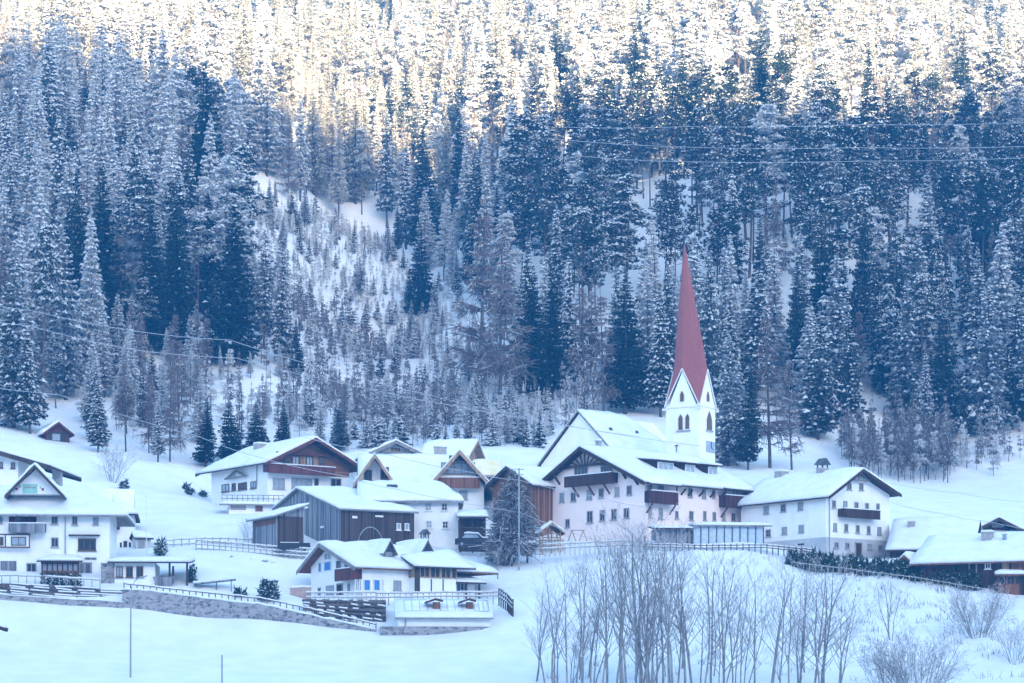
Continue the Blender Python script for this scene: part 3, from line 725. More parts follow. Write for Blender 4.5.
# frosted thicket at the wood's foot on the right
for x0, x1, y0, y1, cnt, h0, h1, kd in ((838,898,452,478,70,6,9,'thicket'), (897,952,452,484,95,6.5,9.5,'thicket'), (952,1022,450,474,22,4,8,'sapling'), (838,1000,455,480,30,6,9,'sapling'), (1024,1100,430,470,12,5,9,'sapling')):
    for _ in range(cnt):
        x, y = rf.uniform(x0, x1), rf.uniform(y0, y1); p = hit(x, y)
        if not ok(p.x, p.y, 1.1): continue
        occupy(p.x, p.y, 1.1); put('rime' if rf.random() < .12 else kd, rf.randrange(3), p.x, p.y, p.z, rf.uniform(h0, h1), 1.0, 'foot')

LABEL = {
 ('left','spruce'):'snow-laden spruce in the dense shaded wood on the left above the hay hut',
 ('left','pine'):'snowy pine with bare trunk in the dense wood on the left above the hay hut',
 ('left','larch'):'leafless larch among the snowy spruces of the left wood above the hay hut',
 ('middle','spruce'):'snow-laden spruce in the shaded wood between the open slope and the church spire',
 ('middle','pine'):'snowy pine with bare trunk in the shaded wood between open slope and church spire',
 ('middle','larch'):'leafless larch in the shaded wood between the open slope and the church spire',
 ('right','spruce'):'snow-patched spruce in the shaded wood right of the church spire',
 ('right','pine'):'dark pine with tall bare trunk in the shaded wood right of the church spire',
 ('right','larch'):'leafless larch among dark pines in the wood right of the church spire',
 ('upper','spruce'):'frosted spruce high on the mountainside at the edge of the sunlit wood',
 ('upper','pine'):'frosted pine high on the mountainside at the edge of the sunlit wood',
 ('upper','larch'):'leafless larch high on the mountainside at the edge of the sunlit wood',
 ('slope','young'):'young snow-covered spruce on the open slope above the chalets',
 ('slope','sapling'):'thin frosted sapling on the open slope above the chalets',
 ('slope','spruce'):'half-grown snowy spruce on the open slope above the chalets',
 ('brush','sapling'):'thin brown leafless sapling in the thicket at the foot of the open slope',
 ('lowleft','sapling'):'thin frosted sapling in the snowy clearing right of the hay hut',
 ('lowleft','larch'):'small leafless larch in the snowy clearing right of the hay hut',
 ('lowleft','spruce'):'small snowy spruce in the clearing right of the hay hut',
 ('church','sapling'):'thin frosted sapling on the snowbank between the chalets and church roof',
 ('low','sapling'):'thin frosted sapling at the foot of the open slope, right behind the chalet roofs',
 ('low','young'):'low snow-covered young spruce right behind the chalet roofs',
 ('low','spruce'):'half-grown frosted spruce right behind the chalet roofs',
 ('foot','sapling'):'thin leafless sapling in the frosted thicket above the snowfield on the right',
}
fam = {'spruce':'spruce','dark':'spruce','white':'spruce','upland':'spruce','upine':'pine','small':'young','pine':'pine','dpine':'pine','wpine':'pine','rime':'sapling','larch':'larch','sapling':'sapling','thicket':'sapling'}
LIMIT = {'spruce':265, 'young':150, 'pine':230, 'larch':90, 'sapling':300}
byf = {}
for reg, L in REG.items():
    for t in L: byf.setdefault(fam[t[0]], []).append((t, reg))
rest = []
for f, L in byf.items():
    L.sort(key=lambda q: -q[0][5]/q[0][3])                   # those that show largest first
    L = [q for q in L if abs(q[0][2]) < .187*q[0][3]+2] + [q for q in L if abs(q[0][2]) >= .187*q[0][3]+2]
    if f != 'sapling' and f != 'young': 
        near = sorted(L, key=lambda q: q[0][3])
        L = [q for q in near if abs(q[0][2]) < .187*q[0][3]+2] + [q for q in near if abs(q[0][2]) >= .187*q[0][3]+2]
    for q in L[:LIMIT[f]]:
        (kind, var, X, Y, Z, H, wd), reg = q
        if (reg, f) not in LABEL: rest.append(q[0]); continue
        lab = LABEL[(reg, f)]
        plant(kind, var, (X, Y, Z), H, lab, 'sapling' if f == 'sapling' else 'tree', lab.split(' ', 0)[0] + '', wide=wd)
    rest += [q[0] for q in L[LIMIT[f]:]]
print('individual', {f: min(len(L), LIMIT[f]) for f, L in byf.items()}, 'rest', len(rest))

# the rest of the wood: one object, its trees set by a node group
protos = []; pcol = bpy.data.collections.new('tree_shapes')
def joined(k, nm):
    mats = []; V, F, MI = [], [], []
    me = bpy.data.meshes.new(nm); bm = bmesh.new(); off = 0
    for _, m_ in k.parts:
        bm.from_mesh(m_)
        fs = list(bm.faces)[off:]
        for f_ in fs: f_.material_index += len(mats)
        off = len(bm.faces); mats += list(m_.materials)
    bm.to_mesh(me); bm.free()
    for m_ in mats: me.materials.append(m_)
    return me
pidx = {}
for kd in ('spruce', 'dark', 'white', 'upland', 'upine', 'pine', 'dpine', 'wpine', 'rime', 'larch', 'small', 'sapling', 'thicket'):
    for v, k in enumerate(K[kd]):
        nm = 'wood_%02d' % len(protos); o = bpy.data.objects.new(nm, joined(k, nm)); pcol.objects.link(o)
        pidx[(kd, v)] = len(protos); protos.append(k.H)
me = bpy.data.meshes.new('forest')
me.vertices.add(len(rest)); me.vertices.foreach_set('co', np.array([(t[2], t[3], t[4]) for t in rest], np.float32).ravel())
ids = [pidx[(t[0], t[1] % len(K[t[0]]))] for t in rest]
me.attributes.new('shape', 'INT', 'POINT').data.foreach_set('value', np.array(ids, np.int32))
me.attributes.new('size', 'FLOAT_VECTOR', 'POINT').data.foreach_set('vector', np.array([(t[5]/protos[i]*t[6], t[5]/protos[i]*t[6], t[5]/protos[i]) for t, i in zip(rest, ids)], np.float32).ravel())
me.attributes.new('turn', 'FLOAT', 'POINT').data.foreach_set('value', np.random.uniform(0, 6.28, len(rest)).astype(np.float32))
ng = bpy.data.node_groups.new('wood', 'GeometryNodeTree')
ng.interface.new_socket('Geometry', in_out='INPUT', socket_type='NodeSocketGeometry'); ng.interface.new_socket('Geometry', in_out='OUTPUT', socket_type='NodeSocketGeometry')
gi, go = ng.nodes.new('NodeGroupInput'), ng.nodes.new('NodeGroupOutput')
iop = ng.nodes.new('GeometryNodeInstanceOnPoints'); ci = ng.nodes.new('GeometryNodeCollectionInfo')
ci.inputs['Collection'].default_value = pcol; ci.inputs['Separate Children'].default_value = True; ci.inputs['Reset Children'].default_value = True
def attr(nm, ty):
    n = ng.nodes.new('GeometryNodeInputNamedAttribute'); n.data_type = ty; n.inputs['Name'].default_value = nm; return [q for q in n.outputs if q.enabled and q.name == 'Attribute'][0]
cx = ng.nodes.new('ShaderNodeCombineXYZ'); ng.links.new(attr('turn', 'FLOAT'), cx.inputs[2])
m2p = ng.nodes.new('GeometryNodeMeshToPoints')
ng.links.new(gi.outputs[0], m2p.inputs[0]); ng.links.new(m2p.outputs[0], iop.inputs['Points'])
ng.links.new(ci.outputs[0], iop.inputs['Instance']); iop.inputs['Pick Instance'].default_value = True
ng.links.new(attr('shape', 'INT'), iop.inputs['Instance Index']); ng.links.new(cx.outputs[0], iop.inputs['Rotation']); ng.links.new(attr('size', 'FLOAT_VECTOR'), iop.inputs['Scale'])
ng.links.new(iop.outputs[0], go.inputs[0])
fo = link('forest', me); md = fo.modifiers.new('wood', 'NODES'); md.node_group = ng
tag(fo, kind='stuff')
# ------------------------------------------------------------------ house builder
def slab(name, faces, lo, hi, mat, parent, cuts=0, edge=1.0, amp=0.0, seed=0.0, smooth=False):
    """faces (lists of local points that share corners) thickened straight up from lo to hi; outer edge thinner by edge, top uneven by amp"""
    bm = bmesh.new(); cache = {}
    for f in faces:
        vs = []
        for p in f:
            k = (round(p[0], 3), round(p[1], 3), round(p[2], 3))
            if k not in cache: cache[k] = bm.verts.new(p)
            if cache[k] not in vs: vs.append(cache[k])
        bm.faces.new(vs)
    bmesh.ops.recalc_face_normals(bm, faces=bm.faces)
    for f in bm.faces:
        if f.normal.z < 0: f.normal_flip()
    if cuts: bmesh.ops.subdivide_edges(bm, edges=bm.edges[:], cuts=cuts, use_grid_fill=True)
    bm.verts.ensure_lookup_table(); n = len(bm.verts)
    bnd = {v.index for v in bm.verts if any(len(e.link_faces) == 1 for e in v.link_edges)}
    bm.verts.index_update(); base = [v.co.copy() for v in bm.verts]
    bnd = {i for i, v in enumerate(bm.verts) if any(len(e.link_faces) == 1 for e in v.link_edges)}
    V, F = [], []
    for i, p in enumerate(base):
        e = hi - lo
        t = e*(edge if i in bnd else 1.0) + amp*mnoise.noise(Vector((p.x*.8+seed, p.y*.8, p.z+seed*2)))*(.5 if i in bnd else 1)
        V.append((p.x, p.y, p.z+lo+max(.02, t)))
    for p in base: V.append((p.x, p.y, p.z+lo))
    for f in bm.faces:
        ix = [v.index for v in f.verts]; F.append(ix); F.append([n+i for i in ix][::-1])
    for e in bm.edges:
        if len(e.link_faces) == 1:
            l = e.link_faces[0].loops[:]; 
            for lp in l:
                if lp.edge == e: a, b = lp.vert.index, lp.link_loop_next.vert.index
            F.append([b, a, n+a, n+b])
    bm.free()
    mb = MB(); mb.add(V, F); return mb.build(name, mat, parent, smooth)
class House:
    def __init__(s, name, label, xc, yb, Yc, alpha, cat='house', group=None, sink=4.0):
        s.O = ray(xc, yb, Yc); s.al = R(alpha); s.c, s.s = math.cos(s.al), math.sin(s.al); s.sink = sink
        s.root = empty(name, s.O, s.al); tag(s.root, label, cat, group); s.n = 0; s.wallp = None
        s.seed = random.uniform(0, 50)
    def loc(s, P):
        d = P - s.O; return Vector((d.x*s.c + d.y*s.s, -d.x*s.s + d.y*s.c, d.z))
    def hitp(s, x, y, face, off=0.0):
        """local point where the line of sight meets the plane ly=off (F) or lx=off (S)"""
        d = Vector(((x-512)/FPX, 1, (YH-y)/FPX))
        n = Vector((-s.s, s.c, 0)) if face == 'F' else Vector((s.c, s.s, 0))
        t = (s.O.dot(n) + off)/d.dot(n); return s.loc(d*t)
    def fx(s, x, face='F', off=0.0, y=500): p = s.hitp(x, y, face, off); return p.x if face == 'F' else p.y
    def fz(s, x, y, face='F', off=0.0): return s.hitp(x, y, face, off).z
    def part(s, mb, name, mat, parent=None, label=None):
        o = mb.build(name, mat, parent or s.root)
        if label: o['label'] = label
        return o
    # ---- walls and roofs
    def walls(s, a, b, ze, mat, gable=None, zr=None, m=.5, x0=0.0, y0=0.0, name='wall', z0=None):
        z0 = -s.sink if z0 is None else z0
        mb = MB()
        if gable == 'F': mb.prism([(x0,y0,z0),(x0+a,y0,z0),(x0+a,y0,ze),(x0+a*m,y0,zr),(x0,y0,ze)], (0,b,0))
        elif gable == 'S': mb.prism([(x0,y0,z0),(x0,y0,ze),(x0,y0+b*m,zr),(x0,y0+b,ze),(x0,y0+b,z0)], (a,0,0))
        else: mb.box(x0,x0+a,y0,y0+b,z0,ze)
        return s.part(mb, name, mat)
    def roof(s, axis, c0, c1, ze, zr, s0, s1, ov=.9, m=.5, og=.9, mat='beam', snow=.38, th=.16, hip0=0.0, hip1=0.0, barge=None, bw=.28, ze2=None, snow_mat='snow', lift=.06, ovs=(1, 1)):
        """axis 'x': ridge along x, c = y range; axis 'y': ridge along y, c = x range"""
        ze2 = ze if ze2 is None else ze2; cm = c0+(c1-c0)*m
        k0, k1 = (zr-ze)/(cm-c0), (zr-ze2)/(c1-cm); o0, o1 = ov*ovs[0], ov*ovs[1]
        A, B, zA, zB = c0-o0, c1+o1, ze-k0*o0+lift, ze2-k1*o1+lift; zr = zr+lift
        S0, S1 = s0-og, s1+og
        P = (lambda t, c, z: (t, c, z)) if axis == 'x' else (lambda t, c, z: (c, t, z))
        r0, r1 = P(S0+hip0, cm, zr), P(S1-hip1, cm, zr)
        a0, a1, b0, b1 = P(S0, A, zA), P(S1, A, zA), P(S0, B, zB), P(S1, B, zB)
        fs = [[a0, a1, r1, r0], [r0, r1, b1, b0]]
        if hip0: fs.append([a0, r0, b0])
        if hip1: fs.append([a1, b1, r1])
        ro = slab('roof', fs, -th, 0, M[mat], s.root)
        if snow: slab('snow_cover', fs, .012, snow, M[snow_mat], ro, cuts=10, edge=.6, amp=.24, seed=s.seed+s.n, smooth=True)
        s.n += 1
        if barge:
            for t, hp in ((S0, hip0), (S1, hip1)):
                if hp: continue
                sg = -1 if t == S0 else 1
                for c_, z_ in ((A, zA), (B, zB)):
                    mb = MB(); p, q = P(t, c_, z_), P(t, cm, zr); dv = P(sg*.07, 0, 0); w = bw
                    mb.prism([Vector(p)+Vector(P(sg*.003,0,0))+Vector((0,0,.03)), Vector(q)+Vector(P(sg*.003,0,0))+Vector((0,0,.03)), Vector(q)+Vector(P(sg*.003,0,0))-Vector((0,0,w)), Vector(p)+Vector(P(sg*.003,0,0))-Vector((0,0,w))], dv)
                    s.part(mb, 'bargeboard', M[barge], ro)
        s.last_roof = ro
        return ro
    def shed(s, pts, name='roof', mat='beam', snow=.3, th=.14, cuts=5, parent=None):
        """one sloping sheet from four local points"""
        ro = slab(name, [pts], -th, 0, M[mat], parent or s.root)
        if snow: slab('snow_cover', [pts], .012, snow, M['snow'], ro, cuts=cuts, edge=.6, amp=.1, seed=s.seed+s.n, smooth=True)
        s.n += 1; return ro
    # ---- features, read from the photograph and laid on the wall planes
    def P(s, face, t, z, d):           # d = outwards from the wall plane
        return (t, -d, z) if face == 'F' else (-d, t, z)
    def rect(s, face, x0, y0, x1, y1, off=0.0):
        xm, ym = (x0+x1)/2, (y0+y1)/2
        t0, t1 = sorted((s.fx(x0, face, off, ym), s.fx(x1, face, off, ym)))
        return t0, t1, s.fz(xm, y1, face, off), s.fz(xm, y0, face, off)
    def fbox(s, mb, face, t0, t1, z0, z1, d0, d1, mi=0, off=0.0):
        p, q = s.P(face, t0, z0, d0-off), s.P(face, t1, z1, d1-off)
        lo = [min(a, b) for a, b in zip(p, q)]; hi = [max(a, b) for a, b in zip(p, q)]
        mb.box(lo[0], hi[0], lo[1], hi[1], lo[2], hi[2], mi)
    def win(s, face, x0, y0, x1, y1, frame='frame_w', pane='glass', nx=2, ny=1, name='window', off=0.0, f=.09, sill=True, shut=None, label=None):
        t0, t1, z0, z1 = s.rect(face, x0, y0, x1, y1, off)
        if pane == 'glass' and random.random() < .3: pane = 'glass_l'      # curtains drawn behind the glass
        mb = MB(); B = lambda *a: s.fbox(mb, face, *a, off=off)
        B(t0, t0+f, z0, z1, .003, .09); B(t1-f, t1, z0, z1, .003, .09); B(t0+f, t1-f, z0, z0+f, .003, .09); B(t0+f, t1-f, z1-f, z1, .003, .09)
        for i in range(1, nx):
            c = t0+(t1-t0)*i/nx; B(c-.03, c+.03, z0+f, z1-f, .003, .075)
        for i in range(1, ny):
            c = z0+(z1-z0)*i/ny; B(t0+f, t1-f, c-.025, c+.025, .003, .06)
        if sill: B(t0-.08, t1+.08, z0-.09, z0-.003, .003, .17)
        o = s.part(mb, name, M[frame], None, label)
        mb = MB(); s.fbox(mb, face, t0+f+.004, t1-f-.004, z0+f+.004, z1-f-.004, .006, .03, off=off); s.part(mb, 'pane', M[pane], o)
        if shut:
            w = (t1-t0)*.5
            for a, b in ((t0-w-.03, t0-.03), (t1+.03, t1+w+.03)):
                mb = MB(); s.fbox(mb, face, a, b, z0, z1, .003, .05, off=off); s.part(mb, 'shutter', M[shut])
        return o
    def panel(s, face, x0, y0, x1, y1, mat, name, d=.05, d0=.003, off=0.0, parent=None, label=None):
        t0, t1, z0, z1 = s.rect(face, x0, y0, x1, y1, off); mb = MB(); s.fbox(mb, face, t0, t1, z0, z1, d0, d, off=off)
        return s.part(mb, name, M[mat], parent, label)
    def door(s, face, x0, y0, x1, y1, mat='brown', off=0.0):
        t0, t1, z0, z1 = s.rect(face, x0, y0, x1, y1, off); mb = MB()
        for a in ((t0-.12, t0, z0, z1+.12), (t1, t1+.12, z0, z1+.12), (t0, t1, z1, z1+.12)): s.fbox(mb, face, *a, .003, .1, off=off)
        o = s.part(mb, 'door', M['frame_g']); mb = MB(); s.fbox(mb, face, t0+.003, t1-.003, z0, z1-.003, .004, .05, off=off); s.part(mb, 'door_leaf', M[mat], o); return o
    def balcony(s, face, x0, x1, yt, yb, depth=1.2, mat='dark_wood', off=0.0, braces=0, roof=None, snow=True, brace_mat='beam'):
        """boarded balcony; rows yt / yb are those of its front, xs those of its front corners"""
        o2 = off-depth
        t0, t1, z0, z1 = s.rect(face, x0, yt, x1, yb, o2)
        mb = MB(); B = lambda *a, **k: s.fbox(mb, face, *a, off=off, **k)
        B(t0, t1, z0, z0+.14, .003, depth)
        B(t0, t1, z0-.12, z1, depth+.003, depth+.06)
        for a in (t0, t1-.06): B(a, a+.06, z0+.143, z1, .003, depth)
        o = s.part(mb, 'balcony', M[mat]); mb = MB()
        B2 = lambda *a: s.fbox(mb, face, *a, off=off); B2(t0-.05, t1+.05, z1+.003, z1+.10, depth-.04, depth+.12)
        s.part(mb, 'handrail', M['snow' if snow else 'beam'], o)
        for i in range(braces):
            t = t0+(t1-t0)*(i+.5)/braces if braces > 2 else (t0+.3 if i == 0 else t1-.3)
            mb = MB(); mb.bar(s.P(face, t, z0-.13, depth*.92-off), s.P(face, t, z0-1.15, .06-off), .14); s.part(mb, 'brace', M[brace_mat], o)
        if roof:
            zt = roof
            mb = MB()
            for a in (t0+.08, t1-.08): mb.bar(s.P(face, a, z1, depth-.1-off), s.P(face, a, zt-.02, depth-.1-off), .12)
            s.part(mb, 'post', M['beam'], o)
            q = [s.P(face, t0-.3, zt, depth+.3-off), s.P(face, t1+.3, zt, depth+.3-off), s.P(face, t1+.3, zt+.35, .01-off), s.P(face, t0-.3, zt+.35, .01-off)]
            s.shed(q, 'balcony_roof', 'beam', .28, cuts=3)
        return o
    def chimney(s, x, yt, yb, w, off, face='F', cap='slab', mat='brick'):
        p = s.hitp(x, yb, face, off); t = s.hitp(x, yt, face, off); h = w/2; mb = MB()
        mb.box(p.x-h, p.x+h, p.y-h, p.y+h, p.z-.8, t.z)
        o = s.part(mb, 'chimney', M[mat])
        mb = MB(); z = t.z
        if cap == 'slab':
            mb.box(p.x-h-.08, p.x+h+.08, p.y-h-.08, p.y+h+.08, z+.003, z+.10); s.part(mb, 'chimney_cap', M['concrete'], o)
            mb = MB(); mb.box(p.x-h, p.x+h, p.y-h, p.y+h, z+.103, z+.30); s.part(mb, 'snow_cap', M['snow'], o)
        else:
            for a in (-1, 1):
                for b in (-1, 1): mb.box(p.x+a*h*.8-.06, p.x+a*h*.8+.06, p.y+b*h*.8-.06, p.y+b*h*.8+.06, z+.003, z+.35)
            mb.prism([(p.x-h*1.5, p.y-h*1.3, z+.353), (p.x+h*1.5, p.y-h*1.3, z+.353), (p.x, p.y-h*1.3, z+.353+w*.75)], (0, h*2.6, 0)); s.part(mb, 'chimney_hood', M['dark_metal'], o)
        return o
    def pipe(s, face, pts, off=0.0):
        mb = MB(); mb.tube([s.P(face, s.fx(x, face, off, y), s.fz(x, y, face, off), .1-off) for x, y in pts], .06, 6); return s.part(mb, 'downpipe', M['metal'])
# ------------------------------------------------------------------ the church: nave with steep snowy roof, tower with leaning red spire
h = House('church', 'white village church with steep snowy roof and pointed red spire', 618, 512, 344, 47, 'church', sink=6)
b = h.fx(541, 'S'); a = 14.0
ze = h.fz(541, 463, 'S'); apex = h.hitp(579, 411, 'S'); m = apex.y/b
h.walls(a, b, ze-.3, M['white'], 'S', apex.z-.35, m)
h.roof('x', 0, b, ze, apex.z, 0, a, ov=.35, og=.25, m=m, hip1=5.5, snow=.28, barge='beam_grey', bw=.2)
for x, y in ((612, 427), (638, 434)):                         # two little roof hatches
    oy = b*m*.55; p = h.hitp(x, y, 'F', oy); mb = MB()
    k = (apex.z-ze)/(b*m); zz = ze + k*oy + .2
    mb.prism([(p.x-.55, oy, zz), (p.x+.35, oy, zz), (p.x-.1, oy, zz+.5)], (0, 1.2, 0)); h.part(mb, 'roof_hatch', M['dark_metal'])
# tower
t = House('tower', None, 699, 470, 338, 60, None, sink=14); t.root.parent = h.root
t.root.matrix_parent_inverse = Matrix.Identity(4)
rel = h.loc(t.O); t.root.location = rel; t.root.rotation_euler = (0, 0, t.al-h.al)
sq = min(t.fx(718.3, 'F'), t.fx(666, 'S'))
zE = t.fz(699, 405); zG = t.fz(681.5, 371, 'S', sq*.0)
mb = MB(); mb.box(0, sq, 0, sq, -14, zE)
mb.prism([(0,0,zE+.002),(sq,0,zE+.002),(sq/2,0,zG)], (0,.35,0)); mb.prism([(0,sq-.35,zE+.002),(sq,sq-.35,zE+.002),(sq/2,sq-.35,zG)], (0,.35,0))
mb.prism([(.0,.352,zE+.002),(.0,sq-.352,zE+.002),(.0,sq/2,zG)], (.35,0,0)); mb.prism([(sq-.35,.352,zE+.002),(sq-.35,sq-.352,zE+.002),(sq-.35,sq/2,zG)], (.35,0,0))
t.part(mb, 'tower_wall', M['white'])
apx = t.loc(ray(684.2, 240, 338+2.5)); c = sq/2
e = .12
corner = [(-e,-e),(sq+e,-e),(sq+e,sq+e),(-e,sq+e)]; mid = [(c,-e*.6),(sq+e*.6,c),(c,sq+e*.6),(-e*.6,c)]
ring = []
for i in range(4): ring.append((*corner[i], zE-.12)); ring.append((*mid[i], zG+.22))
def lerp3(p, q, f): return tuple(p[k]+(q[k]-p[k])*f for k in range(3))
vs = ring[:]
for f, pinch in ((.22, .77), (.60, .80)):                      # slightly hollow sides, as on the old shingled spire
    for r in ring:
        q = lerp3(r, tuple(apx), f); ax = (c+(apx.x-c)*((q[2]-zE)/(apx.z-zE)), c+(apx.y-c)*((q[2]-zE)/(apx.z-zE)))
        pk = pinch if r[2] < zE else 1.0
        vs.append((ax[0]+(q[0]-ax[0])*pk, ax[1]+(q[1]-ax[1])*pk, q[2]))
vs.append(tuple(apx)); fs = []
for l in range(2):
    for i in range(8): fs.append((l*8+i, l*8+(i+1)%8, (l+1)*8+(i+1)%8, (l+1)*8+i))
for i in range(8): fs.append((16+i, 16+(i+1)%8, 24))
mb = MB(); mb.add(vs, fs); sp_ = t.part(mb, 'spire', M['shingle'])
mb = MB(); mb.tube([apx+Vector((0,0,-.6)), apx+Vector((0,0,1.5))], [.10,.05], 6); mb.tube([apx+Vector((-.35,0,1.05)), apx+Vector((.35,0,1.05))], .045, 5)
zz = apx.z+.35; mb.tube([(apx.x,apx.y,zz-.22),(apx.x,apx.y,zz-.1),(apx.x,apx.y,zz+.1),(apx.x,apx.y,zz+.22)], [.03,.2,.2,.03], 8)
t.part(mb, 'spire_cross', M['dark_metal'], sp_)
for i in range(4):                                            # snowy copings along the gable slopes
    cA, cB = corner[i], corner[(i+1)%4]; mdl = mid[i]; mb = MB()
    for cc in (cA, cB): mb.bar((cc[0], cc[1], zE-.05), (mdl[0], mdl[1], zG+.30), .15, .10)
    t.part(mb, 'gable_coping', M['frame_w'], sp_)
    mb = MB(); k = cA; mb.box(k[0]-.22, k[0]+.22, k[1]-.22, k[1]+.22, zE-.42, zE-.18); t.part(mb, 'corner_stone', M['frame_w'])
def lancet(face, x0, y0, x1, y1, pointed=True, nm='belfry_window'):
    t0, t1, z0, z1 = t.rect(face, x0, y0, x1, y1); w = t1-t0; cm = (t0+t1)/2
    def outline(g): 
        r = []; hw = w/2+g; zs = z1-w*.9
        r += [(cm-hw, z0-g), (cm+hw, z0-g), (cm+hw, zs)]
        for k in range(1, 5):
            f = k/5; r.append((cm+hw*(1-f**1.6), zs+(z1+g-zs)*f))
        r.append((cm, z1+g))
        for k in range(4, 0, -1):
            f = k/5; r.append((cm-hw*(1-f**1.6), zs+(z1+g-zs)*f))
        r.append((cm-hw, zs)); return r
    mb = MB(); d = Vector(t.P(face, 0, 0, .05)); mb.prism([t.P(face, p, z, .003) for p, z in outline(.13)], d)
    o = t.part(mb, nm, M['frame_w']); mb = MB(); mb.prism([t.P(face, p, z, .056) for p, z in outline(0)], Vector(t.P(face, 0, 0, .02))); t.part(mb, 'louvre', M['frame_b'], o)
lancet('S', 678.6, 414.5, 682.8, 430); lancet('S', 685.6, 414, 689.4, 429); lancet('S', 680.3, 391, 684, 401.5)
lancet('F', 706.4, 411, 711.6, 430); lancet('F', 706.3, 391, 708.9, 401.5)
t.panel('S', 676.8, 430.3, 690.5, 431.6, 'frame_g', 'window_sill', .18); t.panel('F', 705.6, 430.3, 712.4, 431.6, 'frame_g', 'window_sill', .18)
t.panel('S', 666.2, 406.8, 698.8, 407.8, 'frame_w', 'string_course', .1); t.panel('F', 699.3, 406.8, 718, 407.8, 'frame_w', 'string_course', .1)
t0, t1, z0, z1 = t.rect('F', 706.2, 441.5, 714.8, 452.5); cc = ((t0+t1)/2, (z0+z1)/2); mb = MB()
t.fbox(mb, 'F', t0, t1, z0, z1, .003, .06); ck = t.part(mb, 'clock', M['glass_l'], label='pale blue square clock face')
mb = MB(); mb.bar((cc[0], -.09, cc[1]), (cc[0]+.1, -.09, cc[1]+.62), .09, .03); mb.bar((cc[0], -.08, cc[1]), (cc[0]+.38, -.08, cc[1]-.3), .1, .03)
t.part(mb, 'clock_hands', M['black'], ck)
mb = MB(); p = t.hitp(676.8, 452, 'S'); q = t.hitp(676.8, 445.6, 'S'); mb.tube([(-.1, p.y, p.z), (-.1, q.y, q.z)], .05, 5); mb.tube([(-.1, q.y-.25, q.z), (-.1, q.y+.25, q.z)], .06, 5); t.part(mb, 'wall_lamp', M['dark_metal'])  # dark T-shaped antenna-like mark on the tower wall, gives no light
# ------------------------------------------------------------------ the pink guesthouse
h = House('guesthouse', 'pink three-storey guesthouse with dark boarded balconies and three roof dormers', 645, 546, 317, 43, 'guesthouse')
b = h.fx(551, 'S'); a = h.fx(751.5, 'F')
ap = h.hitp(586.5, 448, 'S'); m = ap.y/b; ze = h.fz(645, 479.5)
zl = ap.z - (h.fz(551, 478, 'S') > 0)*0
zeL = h.fz(551, 479, 'S')
mb = MB(); mb.prism([(0,0,-4),(0,0,ze-.2),(0,b*m,ap.z-.25),(0,b,zeL-.2),(0,b,-4)], (a,0,0)); h.part(mb, 'wall', M['pink'])
ro = h.roof('x', 0, b, ze, ap.z, 0, a, ov=1.0, m=m, og=1.1, snow=.42, barge='dark_wood', bw=.42, ze2=zeL, ovs=(1, 1.3))
S = lambda *a_, **k: h.win('S', *a_, frame='frame_g', **k)
for w_ in ((574.5,467,588,475),(601,465,612.5,472.5)): S(*w_, nx=4)
for w_ in ((560,493,564.3,502),(571.2,492,576,501.3),(587,490,592,499.5),(599,488.5,603.8,498),(615,487,619.5,496.2),(627,485.5,632,495)): S(*w_)
for w_ in ((565.7,519,570,527.5),(587.3,511,593,523),(600,510,605.2,521),(611.5,509,617,520),(624,508,629.5,518.5)): S(*w_)
Fw = lambda *a_, **k: h.win('F', *a_, frame='frame_g', **k)
for w_ in ((647.5,485,650.8,492),(658,484,663,491),(688,488,692,497.3),(702,489,705.6,498.3),(712,490,714.8,498.3),(733,490,737,498),
           (648.5,507,651.5,518),(658.5,508,662.4,519),(675,511,678,519),(689,511,693,520.3),(703,511,706,520.5),(712.5,512,715.6,521),(722,513,725,521),(731,513,735,521.5)): Fw(*w_)
h.balcony('S', 564.5, 611, 474.5, 484.5, 1.1, 'dark_wood', braces=3, brace_mat='red_wood')
h.balcony('F', 651.5, 678, 491.5, 503, 1.1, 'maroon', braces=2, roof=h.fz(662, 484.5, 'F', -1.1), brace_mat='red_wood')
h.balcony('F', 726, 751.5, 496, 507.5, 1.1, 'maroon', braces=2, roof=h.fz(736, 489.5, 'F', -1.1), brace_mat='red_wood')
for x in (681, 688, 699, 710, 720): 
    t = h.fx(x, 'F', 0, 484); mb = MB(); mb.bar((t, -.75, ze-.75), (t, -.02, ze-1.35), .15); h.part(mb, 'eave_bracket', M['beam'])
# timber fan in the gable and brackets under its verges
mb = MB(); z0 = h.fz(592, 465, 'S'); c_ = b*m
def gz(y): return (ap.z-.5) - abs(y-c_)*((ap.z-ze)/(c_))
mb.bar((-.3, c_-4.6, z0), (-.3, c_+4.6, z0), .22)
for k in range(-5, 6):
    y1 = c_ + k*.75; mb.bar((-.3, c_+k*.30, z0), (-.3, y1, min(gz(y1), z0+2.2)), .15)
h.part(mb, 'gable_timbers', M['beam'])
for x, y in ((560,480),(626,474),(638,480)):
    p = h.hitp(x, y, 'S'); mb = MB(); mb.bar((-.02, p.y, p.z-.5), (-.95, p.y, p.z+.45), .2); h.part(mb, 'verge_bracket', M['beam'])
